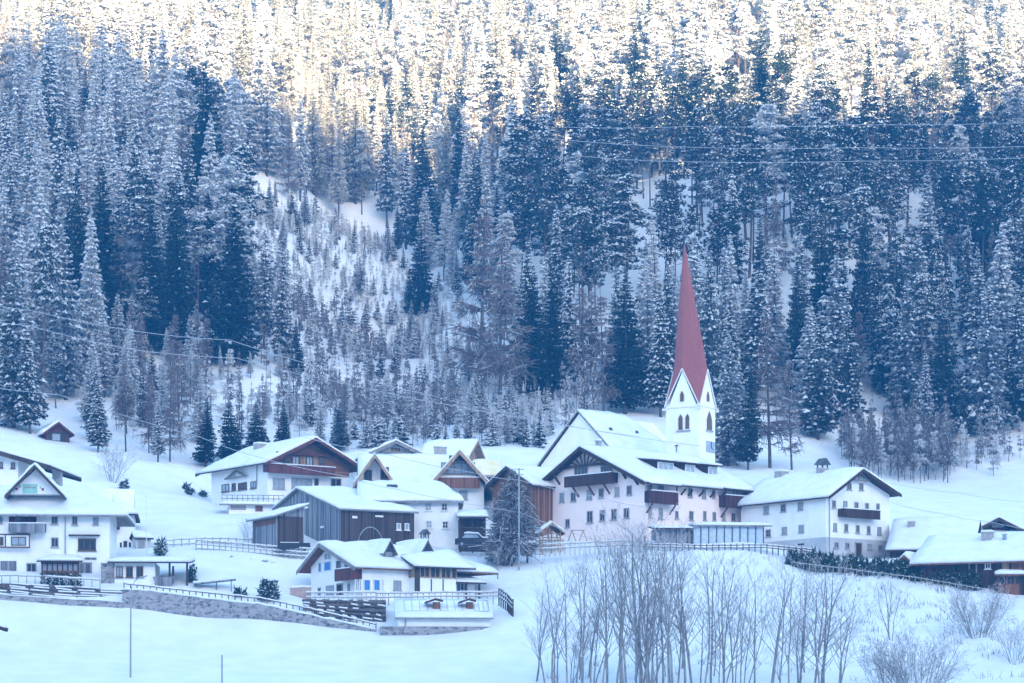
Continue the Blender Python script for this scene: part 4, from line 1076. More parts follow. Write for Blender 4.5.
# three shed dormers on the street side
k = (ap.z-ze)/(b*m)
for x0, x1, yt, yb in ((657,673.5,462,472.5),(684.5,695,464.5,473.5),(707.5,717.5,466.5,475.5)):
    off = b*m*.30; t0, t1, z0, z1 = h.rect('F', x0, yt, x1, yb, off); zf = ze+k*off; yk = off + (z1+.45-zf)/(k-.10)
    mb = MB(); mb.prism([(t0, off, zf-.1), (t0, off, z1+.12), (t0, yk, z1+.12+.1*(yk-off))], (t1-t0, 0, 0)); d_ = h.part(mb, 'dormer', M['dark_wood'])
    h.win('F', x0+.4, yt+.4, x1-.4, yb, frame='frame_w', pane='glass_l', nx=3 if x1-x0 > 12 else 2, off=off, sill=False, name='dormer_window')
    h.shed([(t0-.35, off-.45, z1+.14), (t1+.35, off-.45, z1+.14), (t1+.35, yk+.4, z1+.14+.12*(yk-off+.8)), (t0-.35, yk+.4, z1+.14+.12*(yk-off+.8))], 'dormer_roof', 'dark_wood', .32, cuts=3)
h.pipe('S', [(550.5,487),(552.3,492),(552,528)])
h.chimney(598.5, 441.5, 449, .5, b*m, 'F', mat='metal')

# glazed veranda along the pink house's foot
h = House('veranda', 'long pale blue glazed veranda with flat snowy roof in front of the pink guesthouse', 655, 546, 309.5, 5, 'veranda', sink=2)
a = h.fx(763.5); xg = h.fx(693); zt = h.fz(700, 525.5); d = 3.0
mb = MB(); mb.box(xg, a, 0, d, -2, zt); h.part(mb, 'glazing', M['poly'])
mb = MB(); mb.box(0, xg-.01, .3, d, -2, zt-.35); h.part(mb, 'wall', M['grey_wood'])
mb = MB()
for i in range(10): 
    x = xg+(a-xg)*i/9; mb.box(x-.05, x+.05, -.08, -.003, -1, zt-.003)
h.part(mb, 'glazing_bars', M['dark_metal'])
h.shed([(-.3,-.4,zt-.32),(xg-.02,-.4,zt-.32),(xg-.02,d+.3,zt+.1),(-.3,d+.3,zt+.1)], 'roof', 'dark_wood', .16)
h.shed([(xg,-.4,zt+.02),(a+.9,-.4,zt+.02),(a+.9,d+.3,zt+.35),(xg,d+.3,zt+.35)], 'roof', 'beam_grey', .30)

# the white gabled inn on the right
h = House('inn', 'white gabled inn with dark flower balcony and grey plinth right of the church', 826, 557, 315, 37, 'inn')
b = h.fx(741, 'S'); a = h.fx(889.5, 'F'); ap = h.hitp(856, 470.5, 'F'); m = ap.x/a
ze = h.fz(829, 494.5); zr = ap.z; ze2 = h.fz(889, 493)
mb = MB(); mb.prism([(0,0,-4),(a,0,-4),(a,0,ze2-.2),(a*m,0,zr-.25),(0,0,ze-.2)], (0,b,0)); h.part(mb, 'wall', M['white'])
h.roof('y', 0, a, ze, zr, 0, b, ov=.7, m=m, og=1.2, snow=.4, barge='dark_wood', bw=.3, ze2=ze2)
zp = h.fz(826, 537)
mb = MB(); mb.box(-.05, a+.05, -.05, -.003, -4, zp); mb.box(-.05, -.003, .0, b, -4, zp); h.part(mb, 'plinth', M['grey_plaster'])
for x0, y0 in ((764,506.5),(781,504.3),(798.2,502.5),(766,529.5),(782.2,527),(799,525)): h.win('S', x0, y0, x0+5, y0+7.6, frame='frame_g', ny=2)
h.panel('S', 798.5, 543.5, 804.5, 545.3, 'glass', 'cellar_window', .09)
for x0, y0, x1, y1 in ((847,483,851.2,490),(859,483.3,863,490.3),(832,500.3,835.5,508),(843.2,501,847,510),(854.3,502,858,511),(865,503,868.5,511),(876,503.5,879.3,511),
                       (833.2,523,836.6,531),(844.2,524,847.7,532),(855.6,525,859.2,533),(866.7,526,870,534),(877.3,527,881,534.6)): h.win('F', x0, y0, x1, y1, frame='frame_g')
for x0, y0, x1, y1 in ((834.2,542,838.3,548),(845.4,542.6,849.2,548.3),(867.5,544.2,871.4,549.3),(878.3,545,882,550)): h.win('F', x0, y0, x1, y1, frame='frame_g', off=-.06)
h.door('F', 855.5, 543.3, 861, 556.5, 'dark_wood', off=-.06)
h.balcony('F', 844, 880, 509.5, 517.5, 1.0, 'dark_wood')
mb = MB(); tc = a*m; z = h.fz(860, 481); mb.bar((tc-1.6,-.5,z),(tc+1.6,-.5,z),.16); mb.bar((tc-1.5,-.5,z),(tc,-.5,z+1.0),.14); mb.bar((tc+1.5,-.5,z),(tc,-.5,z+1.0),.14); mb.bar((tc,-.5,z),(tc,-.5,z+1.6),.14); h.part(mb, 'gable_timbers', M['beam_grey'])
h.pipe('F', [(827,494),(829,498),(829,553)]); 
h.chimney(781.5, 472.5, 479, 1.15, a*m, 'S'); h.chimney(822.5, 468, 473, 1.0, a*m, 'S', cap='hood')
# ------------------------------------------------------------------ left: the big white house with the painted gable
h = House('painted_house', 'large white three-storey house with painted gable and long balcony at the left edge', -45, 580, 291.5, 4, sink=4)
a = h.fx(109.5); b = 11.0; ze = h.fz(60, 511.5)
ridge = h.hitp(60, 489.5, 'F', b*.5)
h.walls(a, b, ze-.1, M['white'], 'S', ridge.z-.35, .5)
h.roof('x', 0, b, ze, ridge.z, 0, a, ov=1.0, og=1.9, snow=.40, mat='beam_grey', hip1=4.6)
# the cross gable
g0, g1, gm = h.fx(9, 'F', .5), h.fx(62, 'F', .5), h.fx(35.5, 'F', .5); gz = h.fz(35.5, 466.5, 'F', .5); gb = h.fz(35, 494, 'F', .5)
mb = MB(); mb.prism([(g0,.5,gb),(g1,.5,gb),(gm,.5,gz-.3)], (0,b*.5,0)); o = h.part(mb, 'gable', M['white'])
h.roof('y', g0, g1, gb, gz, .5, 5.8, ov=.35, og=1.1, m=(gm-g0)/(g1-g0), snow=.38, barge='beam', bw=.34)
h.panel('F', 22.5, 484, 37.5, 493.6, 'mural', 'mural', .03, off=.5); h.panel('F', 24, 487, 36, 488.2, 'frame_g', 'mural_band', .04, .031, off=.5)
for x, y, w_, m_ in ((15,487.5,3,'rust'),(41.5,488,2.4,'rust'),(18.5,485,2.2,'frame_g'),(39.5,486,1.6,'mural'),(13,489.5,2,'mural')): h.panel('F', x, y, x+w_, y+2.6, m_, 'painted_ornament', .03, off=.5)
# loggia, balcony, windows
h.panel('F', 9, 512.6, 36.5, 524, 'red_wood', 'loggia', .04); h.win('F', 15, 514.5, 21.5, 523.5, frame='frame_b', off=-.05, sill=False)
h.balcony('F', 8.5, 45.2, 523.4, 531.3, 1.2, 'grey_wood')
for w_ in ((-1,514.3,2.5,523.5),(51.2,515,58,524.3),(72,515.2,77.6,525),(93,515.8,98.6,525),(51.2,537.5,58.6,547.2)): h.win('F', *w_, frame='frame_g')
t0, t1, z0, z1 = h.rect('F', -4, 534.3, 30, 547.6); mb = MB(); h.fbox(mb, 'F', t0, t1, z0, z1, .003, .7); ob = h.part(mb, 'oriel', M['white'])
for q in ((-4,533.8,30.3,535.2),(-4,546.6,30.3,548),(28.8,535.2,30,546.6),(4.8,535.2,6,546.6)): h.panel('F', *q, 'frame_b', 'oriel_trim', .06, off=-.7, parent=ob)
h.win('F', 11, 536.8, 26.2, 545.6, frame='frame_b', off=-.7, sill=False); h.win('F', -3, 536.8, 3.5, 545.6, frame='frame_b', off=-.7, sill=False)
h.win('F', 78, 538.5, 96, 550.6, frame='frame_b', nx=3); h.panel('F', 69, 534.8, 100, 536.2, 'beam', 'canopy', .5)
h.panel('F', .5, 561, 16.5, 577, 'grey_wood', 'garage_door', .06); h.win('F', 26.5, 563, 36.5, 575.5, frame='frame_g', nx=2); h.door('F', 81, 563.5, 91, 578, 'grey_wood')
h.panel('F', 84.5, 557.5, 96.5, 559.6, 'grey_wood', 'sign_board', .08)
h.pipe('F', [(69,512.5),(65.4,516),(65.2,555)])
t0, t1, z0, z1 = h.rect('F', 41, 561.2, 79, 579, -1.6)
mb = MB(); h.fbox(mb, 'F', t0+.1, t1-.1, z0, z1, .003, 1.5); p_ = h.part(mb, 'porch', M['glass_l'])
mb = MB()
for i in range(8): t = t0+.1+(t1-t0-.2)*i/7; h.fbox(mb, 'F', t-.07, t+.07, z0, z1-.003, 1.503, 1.62)
h.fbox(mb, 'F', t0, t1, z1-.28, z1-.004, 1.625, 1.7); h.part(mb, 'post', M['red_wood'], p_)
mb = MB(); h.fbox(mb, 'F', t0+.1, t1-.1, z0, z0+.85, 1.625, 1.7); h.part(mb, 'porch_boards', M['brown'], p_)
h.shed([(t0-.4,-2.1,z1+.02),(t1+.4,-2.1,z1+.02),(t1-.2,-.003,z1+.62),(t0+1.2,-.003,z1+.62)], 'porch_roof', 'beam', .3)
# a clipped dark hedge in front of the porch
def leafy(name, boxes, mats, seed, dens=60, size=.16, snow=.4, spiky=False, parent=None):
    """clumps of small leaves inside boxes (x0,x1,y0,y1,z0,z1), with snow on the upper ones"""
    rng = np.random.default_rng(seed); sp = Soup()
    for x0, x1, y0, y1, z0, z1 in boxes:
        k = int(dens*max(.3, (x1-x0))*max(.3, (y1-y0))*max(.3, (z1-z0))**.8)+8
        u = rng.uniform(-1, 1, (k, 3)); c = np.array([(x0+x1)/2, (y0+y1)/2, (z0+z1)/2]); hf = np.array([(x1-x0)/2, (y1-y0)/2, (z1-z0)/2])
        if spiky: u[:, :2] *= (1-np.clip((u[:, 2:]+.2)/1.25, 0, 1)*.8)
        p = c + u*hf; e = rng.normal(size=(k, 3))*size; e[:, 2] = np.abs(e[:, 2])*(1.6 if spiky else .9)
        f = np.cross(e, rng.normal(size=(k, 3))); f /= np.maximum(np.linalg.norm(f, axis=1, keepdims=True), 1e-6); f *= size*.7
        sp.tri(np.stack([p-f, p+f, p+e*1.6], 1), 0)
        ks = int(k*snow*.35); u = rng.uniform(-1, 1, (ks, 3)); u[:, 2] = rng.uniform(-.6, 1.02, ks)
        if spiky: u[:, :2] *= (1-np.clip((u[:, 2:]+.2)/1.25, 0, 1)*.8)
        s_ = rng.uniform(.5, 1.3, ks)*size*.8; domes(sp, c+u*hf, np.zeros((ks, 3)), s_, s_*.6, 1, rng)
    return link(name, sp.mesh(name, mats), parent)
def at_px(x, y, Y): return ray(x, y, Y)
def bush(x, y, w, hh, label, cat='bush', name='bush', dens=70, snow=.5, size=.14, Y=None):
    p = hit(x, y) if Y is None else ray(x, y, Y); k = p.y/FPX; W, H = w*k/2, hh*k
    e = leafy(name, [(-W*f, W*f, -W*f, W*f, H*a_, H*b_) for f, a_, b_ in ((.8, 0, .5), (.5, .3, .8))] +
              [(lambda cx, cy_, r, zt: (cx-r, cx+r, cy_-r, cy_+r, H*.1, H*zt))(random.uniform(-.65, .65)*W, random.uniform(-.65, .65)*W, W*random.uniform(.2, .36), random.uniform(.55, 1.08)) for _ in range(9)], [M['hedge'], M['snow']], int(x*7+y), dens, size, snow*1.7)
    e.location = p; return tag(e, label, cat)
p = h.root.matrix_basis @ Vector((t0, -2.5, 0))
q = ray(40.5, 580, 287.6); w_ = 39.5*287.6/FPX
e = leafy('hedge', [(0, w_, 0, .7, -.6, .75)], [M['hedge'], M['snow']], 5, 190, .12, .25); e.location = q; e.rotation_euler = (0, 0, R(4)); tag(e, 'low clipped dark hedge along the porch of the painted white house', 'hedge')

# annex with three dark windows and a carport
h = House('annex', 'low white annex with three dark windows and open carport under a flat snowy roof', 100.5, 587, 289, 3, cat='annex', sink=2.5)
a = h.fx(155); b = 7; zt = h.fz(130, 562.5)
h.walls(a, b, zt, M['white'])
h.panel('F', 101, 563, 114.5, 590, 'stone', 'stone_facing', .1)
for x0 in (116, 126, 136.3): h.win('F', x0, 566.3, x0+7, 577.3, frame='frame_b', nx=2)
xr = h.fx(191)
h.shed([(h.fx(108),-.7,zt+.03),(xr,-.7,zt+.03),(xr,b,zt+.75),(h.fx(108),b,zt+.75)], 'roof', 'beam', .42)
mb = MB()
for x in (169.5, 187): 
    for y in (.1, 5.5): t = h.fx(x); mb.box(t-.1, t+.1, y-.1, y+.1, -3, zt)
h.part(mb, 'carport_post', M['beam'])
mb = MB(); t0, t1 = h.fx(153), h.fx(177.5); z0, z1 = h.fz(165, 586.5), h.fz(165, 577); mb.prism([(t0,-.3,z1),(t0+.5,-.3,z0),(t1-.6,-.3,z0),(t1,-.3,z1)], (0,.2,0)); h.part(mb, 'carport_boards', M['grey_wood'])

# house behind, with an arched porch
h = House('arched_house', 'white house with an arched porch half hidden behind the painted house', 135.5, 550, 311, -72, sink=3)
# its front looks left-forward; the gable runs back along the hill
h2 = h
f = House('', None, 74, 550, 311, 6); bpy.data.objects.remove(f.root)
f.root = h.root; h.root.location = f.O; h.root.rotation_euler = (0, 0, f.al); h = f
a = h.fx(133.5); b = 9; ze = h.fz(110, 510); 
h.walls(a, b, ze, M['white'], 'S', h.hitp(100, 486, 'F', b*.5).z-.3, .5)
h.roof('x', 0, b, ze, h.hitp(100, 486, 'F', b*.5).z, 0, a, ov=.8, og=.5, snow=.4, hip1=5.0)
h.win('F', 124, 513.4, 128.2, 521.5, frame='frame_g'); h.balcony('F', 108, 119.5, 524, 528.6, .9, 'dark_wood'); h.win('F', 110, 515, 114.5, 523, frame='frame_b'); h.win('F', 109.5, 531, 114, 536, frame='frame_g')
t0, t1, z0, z1 = h.rect('F', 118, 539, 135, 549.5); mb = MB(); cm, w_ = (t0+t1)/2, (t1-t0)/2
mb.prism([(cm+w_*math.cos(k*math.pi/10), -1.2, z0+(z1-z0)*math.sin(k*math.pi/10)) for k in range(11)], (0, 1.19, 0)); ar_ = h.part(mb, 'arched_porch', M['white'])
for x0, y0, x1 in ((119.8,542.5,121.8),(123.4,541,127.2),(128.8,542.5,131)): h.panel('F', x0, y0, x1, 549, 'glass', 'arch_opening', .04, off=-1.2, parent=ar_)
e = House('garden_shed', 'small grey garden shed at the corner of the arched white house', 136, 549, 309, 20, cat='shed', sink=1.5)
e.walls(e.fx(151), 2.2, e.fz(143, 537.5), M['grey_plaster'], 'S', e.fz(143, 537.5)+.5, .5); e.roof('x', 0, 2.2, e.fz(143, 537.5), e.fz(143, 537.5)+.5, 0, e.fx(151), ov=.25, og=.25, snow=.22); e.door('F', 139.5, 541, 143.5, 549, 'grey_wood')

# house at the top left, mostly outside the picture
h = House('upper_house', 'white house with a long dark verge at the top left, mostly out of frame', 18, 480, 326, -5, sink=5)
x0 = h.fx(-70); rz = h.fz(-28, 444); ze = h.fz(52, 467)
k = (rz-ze)/(h.fx(52)-h.fx(-28)); zw = rz-k*(h.fx(18)-h.fx(-28)); x0 = 2*h.fx(-28)-h.fx(18)
mb = MB(); mb.prism([(x0,0,-5),(0,0,-5),(0,0,zw-.3),(h.fx(-28),0,rz-.3),(x0,0,zw-.3)], (0,12,0)); h.part(mb, 'wall', M['white'])
h.roof('y', x0, 0, zw, rz, 0, 12, ov=h.fx(54), og=1.2, snow=.35, barge='beam', bw=.5)
h.win('F', -1, 462, 3, 468, frame='frame_b'); h.win('F', 11, 462.5, 15, 468.5, frame='frame_b')
h.chimney(57.5, 472, 481, 1.0, 5.0)

# the little hut on the crest
h = House('hay_hut', 'small dark wooden hay hut with snowy gable roof at the wood edge', 45.5, 442, 371.5, 22, cat='hut', sink=1.5)
a = h.fx(69); b = h.fx(33, 'S'); ze = h.fz(45, 431.5); zr = h.fz(57.5, 423)
h.walls(a, b, ze, M['red_wood'], 'F', zr-.15, .5); h.roof('y', 0, a, ze, zr, 0, b, ov=.55, og=.8, snow=.38, barge='red_wood', bw=.25)
h.panel('F', 48.5, 432.2, 66, 442, 'black', 'doorway', .03); h.panel('F', 52.3, 434, 60, 440.5, 'glass_l', 'inner_boards', .06, .031)  # pale panel paints the light seen through the dark opening
for x in (45.6, 67.4): h.panel('F', x, 432, x+2, 442.5, 'red_wood', 'corner_post', .12)
# ------------------------------------------------------------------ the wide chalet with wooden upper storey
h = House('wide_chalet', 'wide chalet with orange-brown wooden gable, long balcony and white side wall', 268, 509, 338, 35, sink=5)
a = h.fx(349); b = h.fx(211.5, 'S'); ze = h.fz(267, 459.5); ap = h.hitp(307, 439.5, 'F'); m = .5
zr = ap.z; ze2 = ze
h.walls(a, b, ze-.1, M['white'], 'F', zr-.3, m)
h.roof('y', 0, a, ze, zr, 0, b, ov=1.3, m=m, og=1.7, snow=.42, barge='red_wood', bw=.36)
zw = h.fz(300, 474.5)
def cladding(hh, a_, zlo, ze_, zr_, m_, mat, d=.06, face='F', c0=0.0):
    mb = MB(); pts = [hh.P(face, c0+.02, zlo, d), hh.P(face, c0+a_-.02, zlo, d), hh.P(face, c0+a_-.02, ze_, d), hh.P(face, c0+a_*m_, zr_, d), hh.P(face, c0+.02, ze_, d)]
    mb.prism(pts, Vector(hh.P(face, 0, 0, -(d-.003)))-Vector(hh.P(face, 0, 0, 0))); return hh.part(mb, 'cladding', M[mat])
cladding(h, a, zw, ze-.12, zr-.32, m, 'brown_h')
h.balcony('F', 268.5, 335, 465.5, 473.5, 1.3, 'red_wood')
for x0, x1, p_ in ((285,290,'glass'),(292,299,'glass'),(306,312.5,'glass_l'),(319,324,'glass')): h.win('F', x0, 456.3, x1, 466, frame='frame_b', pane=p_, off=-.06, sill=False)
h.panel('F', 300.5, 456.5, 305, 472, 'tan', 'boards', .10, .062); h.panel('F', 313, 456.5, 318, 472, 'tan', 'boards', .10, .062)
mb = MB(); z = h.fz(307, 455); mb.bar((.8,-.6,z),(a-.8,-.6,z),.22); mb.bar((a*.5-1.8,-.6,z+1.15),(a*.5+1.8,-.6,z+1.15),.18); h.part(mb, 'gable_timbers', M['red_wood'])
for x0, x1, n_, nm in ((273,284.5,2,'window'),(291.5,312,4,'window'),(314,318.5,1,'window'),(330.5,341,2,'window')): h.win('F', x0, 478.3, x1, 489, frame='frame_g', nx=n_, pane='glass_l' if n_ == 4 else 'glass')
mb = MB(); t0, t1, z0, z1 = h.rect('S', 229, 471, 248, 477.5); tm = (t0+t1)/2; mb.bar((-.4,t0,z0),(-.4,tm,z1),.2); mb.bar((-.4,t1,z0),(-.4,tm,z1),.2); mb.bar((-.4,t0-.3,z0),(-.4,t1+.3,z0),.2); h.part(mb, 'wall_pediment', M['beam_grey'])
for x0, x1, p_ in ((222,229.5,'glass_l'),(232,236,'glass'),(238.5,247,'glass'),(251,256.5,'glass_l')): h.win('S', x0, 484.2-(x0-222)*.1, x1, 491.8-(x0-222)*.12, frame='frame_b', pane=p_)
h.chimney(259.5, 444.8, 450, 1.1, a*.5-1.5, 'S')
h.pipe('S', [(257.5,462),(257.2,486)])
# terrace annex below
g = House('terrace_annex', 'flat-roofed snowy terrace annex with a brown door below the wide chalet', 229, 511, 331, 8, cat='annex', sink=3)
a = g.fx(272); zt = g.fz(250, 503.5)
g.walls(a, 6.5, zt-.2, M['white']); g.shed([(g.fx(219),-.6,zt-.15),(g.fx(285),-.6,zt-.15),(g.fx(289),6.5,zt+.55),(g.fx(222),6.5,zt+.55)], 'roof', 'beam_grey', .4)
g.door('F', 256, 499.5+4, 262, 511.5, 'brown'); g.panel('F', 230.5, 504.5, 246, 510, 'frame_g', 'garage_door', .05)
mb = MB(); zt2 = zt+.95
for i in range(13):
    t = g.fx(222)+(g.fx(284)-g.fx(222))*i/12; mb.box(t-.04, t+.04, .2, .28, zt-.1, zt2)
for z in (zt2, zt2-.4): mb.box(g.fx(222), g.fx(284), .19, .29, z, z+.08)
g.part(mb, 'railing', M['beam_grey'])

# ------------------------------------------------------------------ the weathered barn with its lean-to
h = House('barn', 'big weathered grey barn with vertical boards and snowy roof', 341, 549, 311, 30, cat='barn', sink=4)
a = h.fx(414); b = h.fx(277, 'S'); ze = h.fz(341, 508.5); ap = h.hitp(299.5, 488.5, 'S'); m = ap.y/b; zeL = h.fz(277, 508, 'S')
mb = MB(); mb.prism([(0,0,-4),(0,0,ze-.1),(0,b*m,ap.z-.2),(0,b,zeL-.1),(0,b,-4)], (a,0,0)); h.part(mb, 'wall', M['grey_wood'])
mb = MB(); mb.box(.01, a-.01, -.05, -.003, -4, ze-.15); h.part(mb, 'board_front', M['plum_wood'])
h.roof('x', 0, b, ze, ap.z, 0, a, ov=.35, m=m, og=.45, snow=.34, ze2=zeL, mat='beam_grey')
for x in (396.3, 404.5): h.win('F', x, 523.2, x+4.5, 530, frame='frame_w', pane='glass_l', nx=1, off=-.05)
for x, y, w_, h_ in ((375,515.5,8,1.6),(352,516,5,2.4)): h.panel('F', x, y, x+w_, y+h_, 'frame_w', 'pale_patch', .09, .053)
for x, y in ((322.5,527),(307,507.5)): h.panel('S', x-1.4, y-1, x+1.4, y+1, 'snow', 'snow_patch', .12)
mb = MB(); t0, t1, z0, z1 = h.rect('F', 358, 527, 383, 546, -1.5); cm = (t0+t1)/2; w_ = (t1-t0)/2
mb.tube([(cm-w_*math.cos(k*math.pi/10), -1.5, z0+(z1-z0)*math.sin(k*math.pi/10)) for k in range(11)], .06, 5); h.part(mb, 'garden_hoop', M['metal'])
g = House('lean_to', 'low boarded shed with sloping snow roof leaning against the barn', 276, 546, 306.5, 28, cat='shed', sink=3)
a = g.fx(304); b = g.fx(252.5, 'S'); zl = g.fz(276, 515.5); zl2 = g.fz(252.5, 519, 'S'); zh = g.fz(303, 505)
mb = MB(); mb.prism([(0,0,-3),(a,0,-3),(a,0,zh-.1),(0,0,zl-.1)], (0,b,0)); g.part(mb, 'wall', M['grey_wood'])
mb = MB(); t0, t1, z0, z1 = g.rect('S', 253, 520, 275.5, 525.5); g.fbox(mb, 'S', t0, t1, z0, z1, .003, .06); g.part(mb, 'upper_boards', M['brown'])
g.panel('F', 277.5, 516.5, 303, 545, 'plum_wood', 'board_front', .05)
g.shed([(-.6,-.7,zl-.12),(a+.3,-.7,zh+.06),(a+.3,b+.4,zh+.06),(-.6,b+.4,zl-.12)], 'roof', 'beam_grey', .3)
# farm trailer in front
p = ray(277.5, 551, 304.5); t = empty('farm_trailer', p, R(6)); tag(t, 'dark flatbed farm trailer parked under the barn wall', 'trailer')
L = 33*304.5/FPX; mb = MB(); mb.box(0, L, 0, 1.8, .35, .62); mb.box(.05, L-.05, .05, 1.75, .623, .9); o = mb.build('trailer_bed', M['black'], t)
mb = MB(); mb.bar((-.7,.9,.45),(0,.9,.45),.1); mb.build('drawbar', M['dark_metal'], t)
for x in (.7, L-.7):
    for y in (-.05, 1.65):
        mb = MB(); mb.tube([(x, y, .33),(x, y+.2, .33)], .33, 12); w_ = mb.build('wheel', M['black'], t)
mb = MB(); mb.box(.3, L-1.2, .2, 1.6, .903, .99); mb.build('snow_cover', M['snow'], t)

# ------------------------------------------------------------------ white block house
h = House('block_house', 'plain white two-storey house with four small windows beside the barn', 400, 551, 318, 2, sink=4)
a = h.fx(458.3); b = 9; ze = h.fz(440, 499); zr = h.hitp(430, 484.5, 'F', b*.5).z
h.walls(a, b, ze, M['white']); h.roof('x', 0, b, ze, zr, h.fx(362), a, ov=.8, og=.6, snow=.42, hip1=2.6, mat='beam_grey')
for x0, y0 in ((425.3,503.2),(441.3,503.2),(426,520.6),(442.2,521)): h.win('F', x0, y0, x0+6.2, y0+7.6, frame='frame_w', ny=2)
mb = MB(); p = h.hitp(392, 487.5, 'F', 2.6); mb.tube([(p.x-.7,p.y,p.z-.2),(p.x-.5,p.y,p.z+.05),(p.x+.5,p.y,p.z+.05),(p.x+.7,p.y,p.z-.2)], [.1,.32,.32,.1], 8); h.part(mb, 'roof_vent', M['dark_metal'])

# ------------------------------------------------------------------ the chalet with two tan gables
h = House('twin_gable_chalet', 'chalet with two steep tan-edged gables and snowy roof behind the block house', 433, 500, 334, 4, sink=4)
a = h.fx(484); zr = h.fz(459, 452); ze = h.fz(433, 481.5); mx = h.fx(459)
h.walls(a, 9, h.fz(484, 486), M['white'], 'F', zr-.4, mx/a)
k_ = (zr-ze)/mx
h.roof('y', 0, a, ze, zr, 0, 12, ov=.9, og=1.6, m=mx/a, snow=.36, barge='tan', bw=.5, mat='tan', ze2=h.fz(484, 479.5), ovs=(1, 1.7))
h.win('F', 441, 462.5, 475, 474.5, frame='frame_b', pane='glass', nx=5, sill=False, name='gable_window'); h.win('F', 449, 455.5, 468, 461.5, frame='frame_b', nx=2, sill=False, name='gable_window')
h.balcony('F', 438, 479.5, 477.5, 487, 1.1, 'brown'); h.win('F', 459, 491, 467.5, 499.5, frame='frame_g'); h.win('F', 444, 492, 449, 499, frame='frame_g')
# main body and left gable
x0, x1 = h.fx(360), 0.4; yb = 1.6; zm = h.fz(410, 480, 'F', yb)
h.walls(x1-x0, 8, zm, M['white'], 'S', zr-.4, .5, x0=x0, y0=yb); h.roof('x', yb, yb+8, zm, zr-.1, x0, mx, ov=.8, og=.2, snow=.36, mat='tan')
g0, g1, gm = h.fx(357.5), h.fx(391), h.fx(374.5); gz = h.fz(374.5, 456); ge = h.fz(393, 480)
mb = MB(); mb.prism([(g0,.4,-4),(g1,.4,-4),(g1,.4,ge),(gm,.4,gz-.4),(g0,.4,ge)], (0,5,0)); h.part(mb, 'wall', M['white'])
h.roof('y', g0, g1, ge, gz, .4, 6, ov=.5, og=2.2, m=(gm-g0)/(g1-g0), snow=.34, barge='tan', bw=.5, mat='tan')
h.win('F', 380.5, 467, 389, 479, frame='frame_b', nx=2, off=.4); h.win('F', 364, 470, 372, 481, frame='frame_b', nx=2, off=.4)
h.chimney(437.5, 447.5, 455, .8, yb+4.5); h.chimney(443.5, 448, 455, .7, yb+4.5)

# behind it: cream gable house, brown-ended house, yellow-roofed hut
h = House('cream_house', 'cream gabled house with grey verge boards behind the two tan gables', 362, 470, 350, 10, sink=5)
a = h.fx(428); zr = h.fz(395, 442); ze = h.fz(362, 457)
h.walls(a, 10, ze, M['cream'], 'F', zr-.3, .5); h.roof('y', 0, a, ze, zr, 0, 10, ov=.7, og=1.2, snow=.36, barge='beam_grey', bw=.4)
h.panel('F', 391, 448, 400, 453.5, 'tan', 'gable_ornament', .06); mb = MB(); z = h.fz(395, 453); mb.bar((.6,-.5,z),(a-.6,-.5,z),.25); h.part(mb, 'tie_beam', M['beam_grey'])
h = House('brown_ended_house', 'house with long snowy roof and brown end gable behind the right tan gable', 464, 475, 352, 72, sink=5)
b = h.fx(424, 'S'); a = 6.0; ze = h.fz(464, 456); zr = h.fz(466.5, 442.5)+.35
h.walls(a, b, ze, M['tan'], 'F', zr-.3, .5); h.roof('y', 0, a, ze, zr, 0, b, ov=.6, og=.8, snow=.34, barge='tan', bw=.3, mat='tan')
h = House('yellow_hut', 'small hut with a yellowish snow-dusted roof right of the tan gables', 478, 484, 346, 8, cat='hut', sink=4)
a = h.fx(501); ze = h.fz(490, 473.5); zr = h.hitp(490, 462, 'F', 2.5).z
h.walls(a, 5, ze, M['tan'], 'S', zr-.2, .5); h.roof('x', 0, 5, ze, zr, 0, a, ov=.5, og=.35, snow=.2, snow_mat='yellow', mat='tan')
h.win('F', 487, 475, 492, 480, frame='frame_b')

# ------------------------------------------------------------------ the brown barn left of the pink house
h = House('brown_barn', 'brown wooden barn with steep dark verges left of the pink guesthouse', 535, 548, 326, 42, cat='barn', sink=4)
b = h.fx(493, 'S'); a = 8.5; ap = h.hitp(511, 467.5, 'S'); m = ap.y/b; ze = h.fz(535, 484); zeL = h.fz(493, 484, 'S')
mb = MB(); mb.prism([(0,0,-4),(0,0,ze-.1),(0,b*m,ap.z-.2),(0,b,zeL-.1),(0,b,-4)], (a,0,0)); h.part(mb, 'wall', M['brown'])
h.roof('x', 0, b, ze, ap.z, 0, a, ov=.5, m=m, og=.8, snow=.36, ze2=zeL, barge='beam', bw=.35)
h.panel('S', 497, 500, 520, 546, 'grey_wood', 'barn_door', .06)
mb = MB(); 
for i in range(3): t = .4+i*.9; mb.box(t, t+.12, -.09, -.003, -3, ze-.3)
h.part(mb, 'posts', M['tan'])
g = House('wood_store', 'dark open wood store with snowy roof right of the block house', 459.5, 548, 315, 3, cat='shed', sink=2)
a = g.fx(486); zt = g.fz(470, 516)
g.walls(a, 4, zt-.1, M['beam'], y0=1.4); mb = MB()
for t in (.1, a*.5, a-.1): mb.box(t-.08, t+.08, .1, .26, -2, zt-.1)
g.part(mb, 'post', M['beam']); g.shed([(-.3,-.4,zt-.1),(a+.3,-.4,zt-.1),(a+.3,5.6,zt+1.0),(-.3,5.6,zt+1.0)], 'roof', 'beam', .3)
g.panel('F', 462, 527, 484, 528.3, 'log', 'shelf_board', .1, off=1.4)

